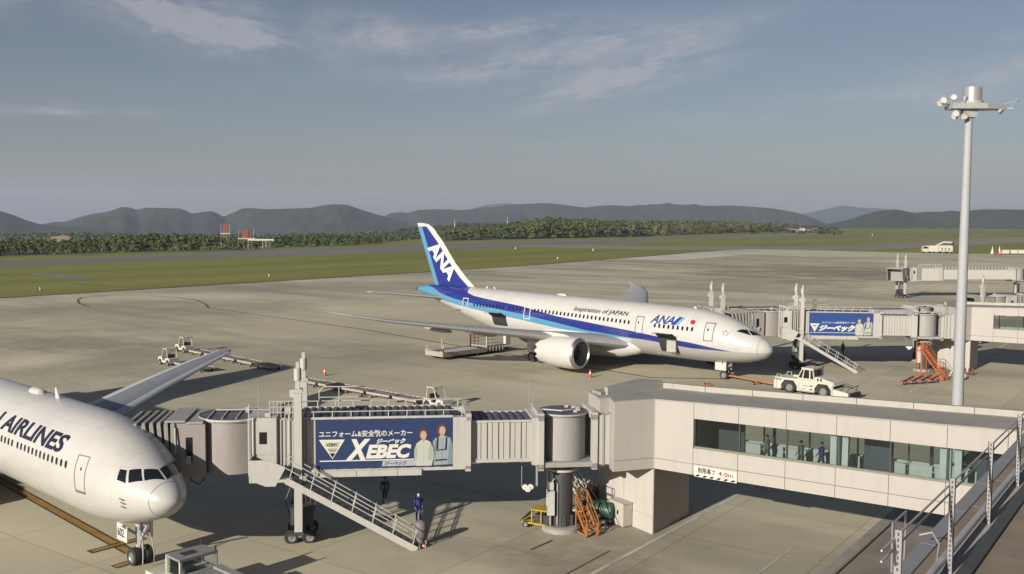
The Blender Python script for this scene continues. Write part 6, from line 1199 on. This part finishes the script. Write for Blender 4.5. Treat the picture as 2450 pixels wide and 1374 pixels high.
for px_, lb in ((2374, 'left one of two tall white marker cones at the far right'), (2391, 'right one of two tall white marker cones at the far right')): tag(link('white_marker_cone', me, loc=(*gp(px_, 607), 0)), lb, 'marker cone', 'white marker cones far right')
# aircraft on the runway, head on
q = gp(1919, 557.5); t = thing('airliner', 'tiny distant airliner with red tail turning on the far runway', 'airplane', q, math.atan2(-q.y, -q.x)+R(10)); M_RT = mat('tail_red', (.36, .14, .12), .5)
b = MB(); b.lathe([(0, .05), (.8, 1.1), (3, 2.0), (6, 2.3), (28, 2.3), (38, .9), (42, .2)], (20, 0, 4.2), (-1, 0, .02), 20); b.build('fuselage', M_VW, t)
for sg in (-1, 1): loft([airfoil(-4.5, 5, sg*1.5, 3.2, .12), airfoil(6.5, 9, sg*24, 6.5, .1)]).build('wing', M_VW, t); b = MB(); b.lathe([(0, .9), (.2, 1.15), (2, 1.2), (4, .8)], (5.5, sg*7.5, 2.3), (-1, 0, 0), 16); b.build('engine', M_VW, t); loft([airfoil(15.5, 19.5, sg*.5, 5.6, .1), airfoil(19, 21, sg*8, 6.6, .1)]).build('tailplane', M_RT, t)
loft([airfoil(12.5, 20, 0, 6, .1, 'z'), airfoil(19.5, 22.5, 0, 17.5, .1, 'z')]).build('tail_fin', M_RT, t)
for x, y in ((14, 0), (-2, -3.5), (-2, 3.5)): b = MB(); b.beam((x, y, .4), (x, y, 3), .3); b.build('gear_strut', M_STRUT, t); wheel(t, x, y, .6, .5)
# orange antenna arrays among the trees at the left
M_OR2 = mat('antenna_orange_red', (.34, .085, .05), .6)
for (px_, yt, yb, D, n_, w_, lb) in ((539, 536.5, 559, 640, 2, 1.5, 'taller narrow orange antenna array standing above the trees at the left'), (589, 549, 571, 600, 4, 1.25, 'wider orange antenna array on a white deck, right of the taller one')):
    q = at_dist(px_, yb, D); zt = at_dist(px_, yt, D).z; t = thing('antenna_array', lb, 'antenna', q.to_2d(), math.atan2(q.y, q.x)-R(90), 'orange antenna arrays beyond the runway'); hw = n_*w_/2
    for i in range(n_):
        x = -hw+w_*(i+.5); b = MB(); b.bx(x-w_*.44, x+w_*.44, .4*abs(i-(n_-1)/2), .4*abs(i-(n_-1)/2)+.25, q.z+.6, zt-.35*abs(i-(n_-1)/2)); b.build('antenna_panel', M_OR2, t)
    for x in (-hw*1.7, -hw*.5, hw*.5, hw*1.7): b = MB(); b.beam((x, .6, -2), (x, .6, (zt if abs(x) > hw else q.z+1)), .16); b.build('mast_leg', M_VW, t)
    b = MB(); b.bx(-hw*1.9, hw*1.9, -.6, 1.5, q.z-.4, q.z+.3); b.build('deck', M_VW, t)
q = at_dist(626, 576, 590); t = thing('site_fence', 'low white fence right of the orange antenna arrays', 'fence', q.to_2d(), 0)
for i in range(8): b = MB(); b.beam((-8+2.1*i, 0, -2), (-8+2.1*i, 0, q.z+1.2), .16); b.build('fence_post', M_VW, t)
b = MB(); b.bx(-8, 7, -.06, .06, q.z+.0, q.z+.9); b.build('fence_panel', M_VW, t)
b = MB(); P = [at_dist(x, y, D) for x, y, D in ((112, 576, 760), (133, 581, 760), (160, 579, 770), (170, 566, 815), (150, 563, 820), (120, 567, 812))]; b.face([tuple(p) for p in P]); b.face([(p.x, p.y, p.z-4) for p in P][::-1]); setting('sand_bank', b, mat('bare_sand', (.42, .33, .20), .95, var=.2, scale=.1))
for px_, yt, D, lb in ((1088, 534, 1150, 'left of two thin pale radio poles above the far woods'), (1214, 529, 1150, 'right of two thin pale radio poles above the far woods')): q = at_dist(px_, yt, D); b = MB(); b.tube([(0, 0, -15), (0, 0, q.z)], .55, 6); b.tube([(0, 0, q.z), (0, 0, q.z+4)], .2, 6); tag(b.build('radio_pole', M_VW), lb, 'pole', 'radio poles above the far woods').location = (q.x, q.y, 0)
# perimeter fence posts before the left belt of trees: one run
t = thing('perimeter_fence', 'low dark perimeter fence along the foot of the left belt of trees', 'fence', (0, 0, 0)); b = MB(); b.bx(-.12, .12, -.12, .12, -1.5, 1.5); me = b.mesh('fence_post', M_DKG)
fp = [gp(x, interp([(-100, 616), (0, 614), (300, 607), (620, 599)], x)) for x in range(-20, 620, 9)]
for p in fp: link('fence_post', me, t, (p.x, p.y, .3))
b = MB()
for p, q in zip(fp[:-1], fp[1:]): b.beam((p.x, p.y, 1.5), (q.x, q.y, 1.5), .10); b.beam((p.x, p.y, .8), (q.x, q.y, .8), .08)
b.build('fence_wire', M_DKG, t)

# ------------------------------------------------------------------ people
M_SKIN = mat('skin', (.48, .31, .22), .6, var=0); M_HAIR = mat('hair_dark', (.02, .016, .014), .7, var=0)
def person(label, at, rz, top, trousers, z=0.0, step=.12, arm=.12, mask=False, cap=None, vest=None, h=1.7):
    k = h/1.74; J = {'pel': (0, 0, .96), 'wst': (0, .0, 1.10), 'che': (.01, 0, 1.34), 'nek': (.0, 0, 1.50), 'hd0': (.02, 0, 1.56), 'hd1': (.03, 0, 1.66)}
    V_ = []; Rr = []; Ed = []; idx = {}
    def jt(n, p, r, par=None):
        idx[n] = len(V_); V_.append(Vector(p)*k); Rr.append((r[0]*k, r[1]*k)); 
        if par: Ed.append((idx[par], idx[n]))
    jt('pel', J['pel'], (.125, .16)); jt('wst', J['wst'], (.105, .145), 'pel'); jt('che', J['che'], (.12, .175), 'wst'); jt('sho', (0, 0, 1.46), (.085, .13), 'che'); jt('nek', J['nek'], (.055, .055), 'sho'); jt('hd0', J['hd0'], (.075, .07), 'nek'); jt('hd1', J['hd1'], (.10, .083), 'hd0'); jt('hd2', (.02, 0, 1.735), (.06, .05), 'hd1'); jt('nose', (.135, 0, 1.625), (.018, .016), 'hd1')
    for sg, s_ in ((1, step), (-1, -step)):
        n = str(sg); jt('hip'+n, (.0, sg*.095, .90), (.095, .09), 'pel'); jt('kne'+n, (s_*.7+.03, sg*.10, .50), (.062, .06), 'hip'+n); jt('ank'+n, (s_*1.1-.03, sg*.10, .09), (.042, .042), 'kne'+n); jt('toe'+n, (s_*1.1+.15, sg*.11, .035), (.036, .045), 'ank'+n)
        jt('shd'+n, (0, sg*.185, 1.42), (.062, .058), 'sho'); jt('elb'+n, (-s_*.6*arm/.12+.0, sg*.235, 1.15), (.045, .043), 'shd'+n); jt('wri'+n, (-s_*.9*arm/.12+.10, sg*.235, .93), (.03, .028), 'elb'+n); jt('hnd'+n, (-s_*.95*arm/.12+.13, sg*.235, .85), (.022, .04), 'wri'+n)
    me = bpy.data.meshes.new('body'); me.from_pydata([tuple(v) for v in V_], Ed, []); o = bpy.data.objects.new('body', me); COL.objects.link(o)
    md = o.modifiers.new('skin', 'SKIN'); md.use_smooth_shade = True
    for i, r_ in enumerate(Rr): f_ = 1.0 if i in (idx['hd0'], idx['hd1'], idx['hd2'], idx['nose']) else 1.2; me.skin_vertices[0].data[i].radius = (r_[1]*f_, r_[0]*f_)
    me.skin_vertices[0].data[0].use_root = True; sb = o.modifiers.new('sub', 'SUBSURF'); sb.levels = 1; sb.render_levels = 1
    m2 = bpy.data.meshes.new_from_object(o.evaluated_get(bpy.context.evaluated_depsgraph_get())); bpy.data.objects.remove(o); m2.name = 'body'
    # five short tapered fingers on each hand
    bm = bmesh.new(); bm.from_mesh(m2); fb = MB()
    for sg in (1, -1):
        b0 = V_[idx['hnd'+str(sg)]]
        for i, l in enumerate((.070, .078, .072, .058)): x = (-.028+.019*i)*k; fb.tube([b0+Vector((x, 0, -.02)), b0+Vector((x+.008, -sg*.008, -.02-l*.55))*1, b0+Vector((x+.004, -sg*.024, -.02-l))], [.0085, .008, .006], 6)
        fb.tube([b0+Vector((.03, -sg*.01, .03)), b0+Vector((.055, -sg*.02, -.005)), b0+Vector((.058, -sg*.022, -.035))], [.010, .009, .007], 6)
    vv = [bm.verts.new(p) for p in fb.v]
    for f in fb.f:
        try: bm.faces.new([vv[i] for i in f])
        except ValueError: pass
    bm.to_mesh(m2); bm.free(); m2.materials.clear()
    for m in (M_SKIN, top, trousers, M_CHAS): m2.materials.append(m)
    for f in m2.polygons:
        c = f.center/k; ar = abs(c.y) > .19 and c.z < .90
        f.material_index = 3 if c.z < .10 else (0 if (c.z > 1.50 or (ar and c.z > .7)) else (1 if c.z > .98 or (abs(c.y) > .195 and c.z > .88) else 2)); f.use_smooth = True
    t = thing('person', label, 'person', (at[0], at[1], z), rz); link('body', m2, t)
    b = MB(); P = []
    for i in range(7):
        th = R(90-22*i); P.append([(k*(.005+.105*math.cos(th)*math.cos(a)), k*.092*math.cos(th)*math.sin(a), k*(1.668+.098*math.sin(th))) for a in [R(50+26*j) for j in range(11)]] if i > 1 else [(k*(.005+.108*math.cos(th)*math.cos(a)), k*.092*math.cos(th)*math.sin(a), k*(1.668+.100*math.sin(th))) for a in [R(50+26*j) for j in range(11)]])
    b.grid(P); b.build('hair', M_HAIR, t, angle=180)
    for sg in (1, -1): b = MB(); b.lathe([(0, .006), (.004, .011), (.008, .002)], Vector((.108, sg*.033, 1.665))*k, (1, 0, 0), 8); b.build('eye', M_CHAS, t); b = MB(); b.lathe([(-.01, .006), (0, .026), (.012, .02)], Vector((.02, sg*.085, 1.65))*k, (0, sg, 0), 8); b.build('ear', M_SKIN, t)
    if mask: b = MB(); b.lathe([(0, .072), (.03, .062), (.05, .03), (.055, .002)], Vector((.085, 0, 1.61))*k, (1, 0, -.1), 12); b.build('mask', M_ADW, t)
    else: b = MB(); b.lathe([(0, .018), (.004, .012), (.006, .002)], Vector((.118, 0, 1.585))*k, (1, 0, 0), 8); b.build('mouth', mat('lips', (.30, .10, .09), .6, var=0), t)
    if cap: b = MB(); b.lathe([(0, .115), (.03, .118), (.08, .085), (.10, .01)], Vector((.02, 0, 1.69))*k, (0, 0, 1), 14); b.add([Vector(p)*k for p in ((.10, -.08, 1.695), (.22, -.05, 1.69), (.22, .05, 1.69), (.10, .08, 1.695))], [(0, 1, 2, 3)]); b.build('cap', cap, t)
    if vest:
        for sg in (1, -1): b = MB(); b.add([Vector(p)*k for p in ((.125, sg*.06, 1.02), (.125, sg*.12, 1.02), (.135, sg*.12, 1.38), (.06, sg*.115, 1.49), (.06, sg*.055, 1.49), (.14, sg*.06, 1.38))], [(0, 1, 2, 5), (5, 2, 3, 4)]); b.build('reflective_strip', vest, t)
    return t
C_BLUE = mat('coverall_blue', (.035, .035, .19), .8, var=.1, scale=6); C_DK = mat('uniform_dark', (.055, .058, .075), .85, var=.1, scale=6); C_GREY = mat('coat_grey', (.17, .18, .20), .85, var=.1, scale=6); C_VEST = mat('vest_reflective', (.45, .47, .50), .4, var=0)
q = gp(1001, 1248); person('person in blue coveralls and white mask standing behind the service stairs', q, math.atan2(-q.y, -q.x)+.15, C_BLUE, C_BLUE, .05, .06, .10, True)
q = gp(921, 1207); person('person in dark clothes with reflective straps in the shade under the near bridge', q, math.atan2(-q.y, -q.x)-.2, C_DK, C_DK, .05, .10, .12, False, M_CHAS, C_VEST)
q = gp(2016, 851); person('person in dark clothes in the shade under the farther bridge', q, math.atan2(-q.y, -q.x), C_DK, C_DK, .05, .08, .12, False, M_CHAS)
for a, v, lb, c in ((5.75, 2.2, 'leftmost person walking behind the glass of the near walkway', C_GREY), (7.75, 1.9, 'person in a long grey coat behind the glass of the near walkway', C_GREY), (8.75, 2.2, 'right of the people in dark blue behind the walkway glass', C_BLUE)):
    q = tl(a, v); person(lb, q, UA+math.pi, c, C_DK, 4.40+.012*a, .2, .15)
# ------------------------------------------------------------------ the air: even haze round the whole scene
b = MB(); b.bx(-17500, 17500, -900, 17500, -176, 420)
hz = NT('haze_air'); hz.t.nodes.remove(hz.b); pv = hz.n('ShaderNodeVolumePrincipled'); pv.inputs['Color'].default_value = (.66, .745, .96, 1); pv.inputs['Density'].default_value = 6.6e-5; pv.inputs['Anisotropy'].default_value = .15
hz.t.links.new(pv.outputs[0], [x for x in hz.t.nodes if x.type == 'OUTPUT_MATERIAL'][0].inputs['Volume'])
setting('haze', b, hz.m, kind='stuff')
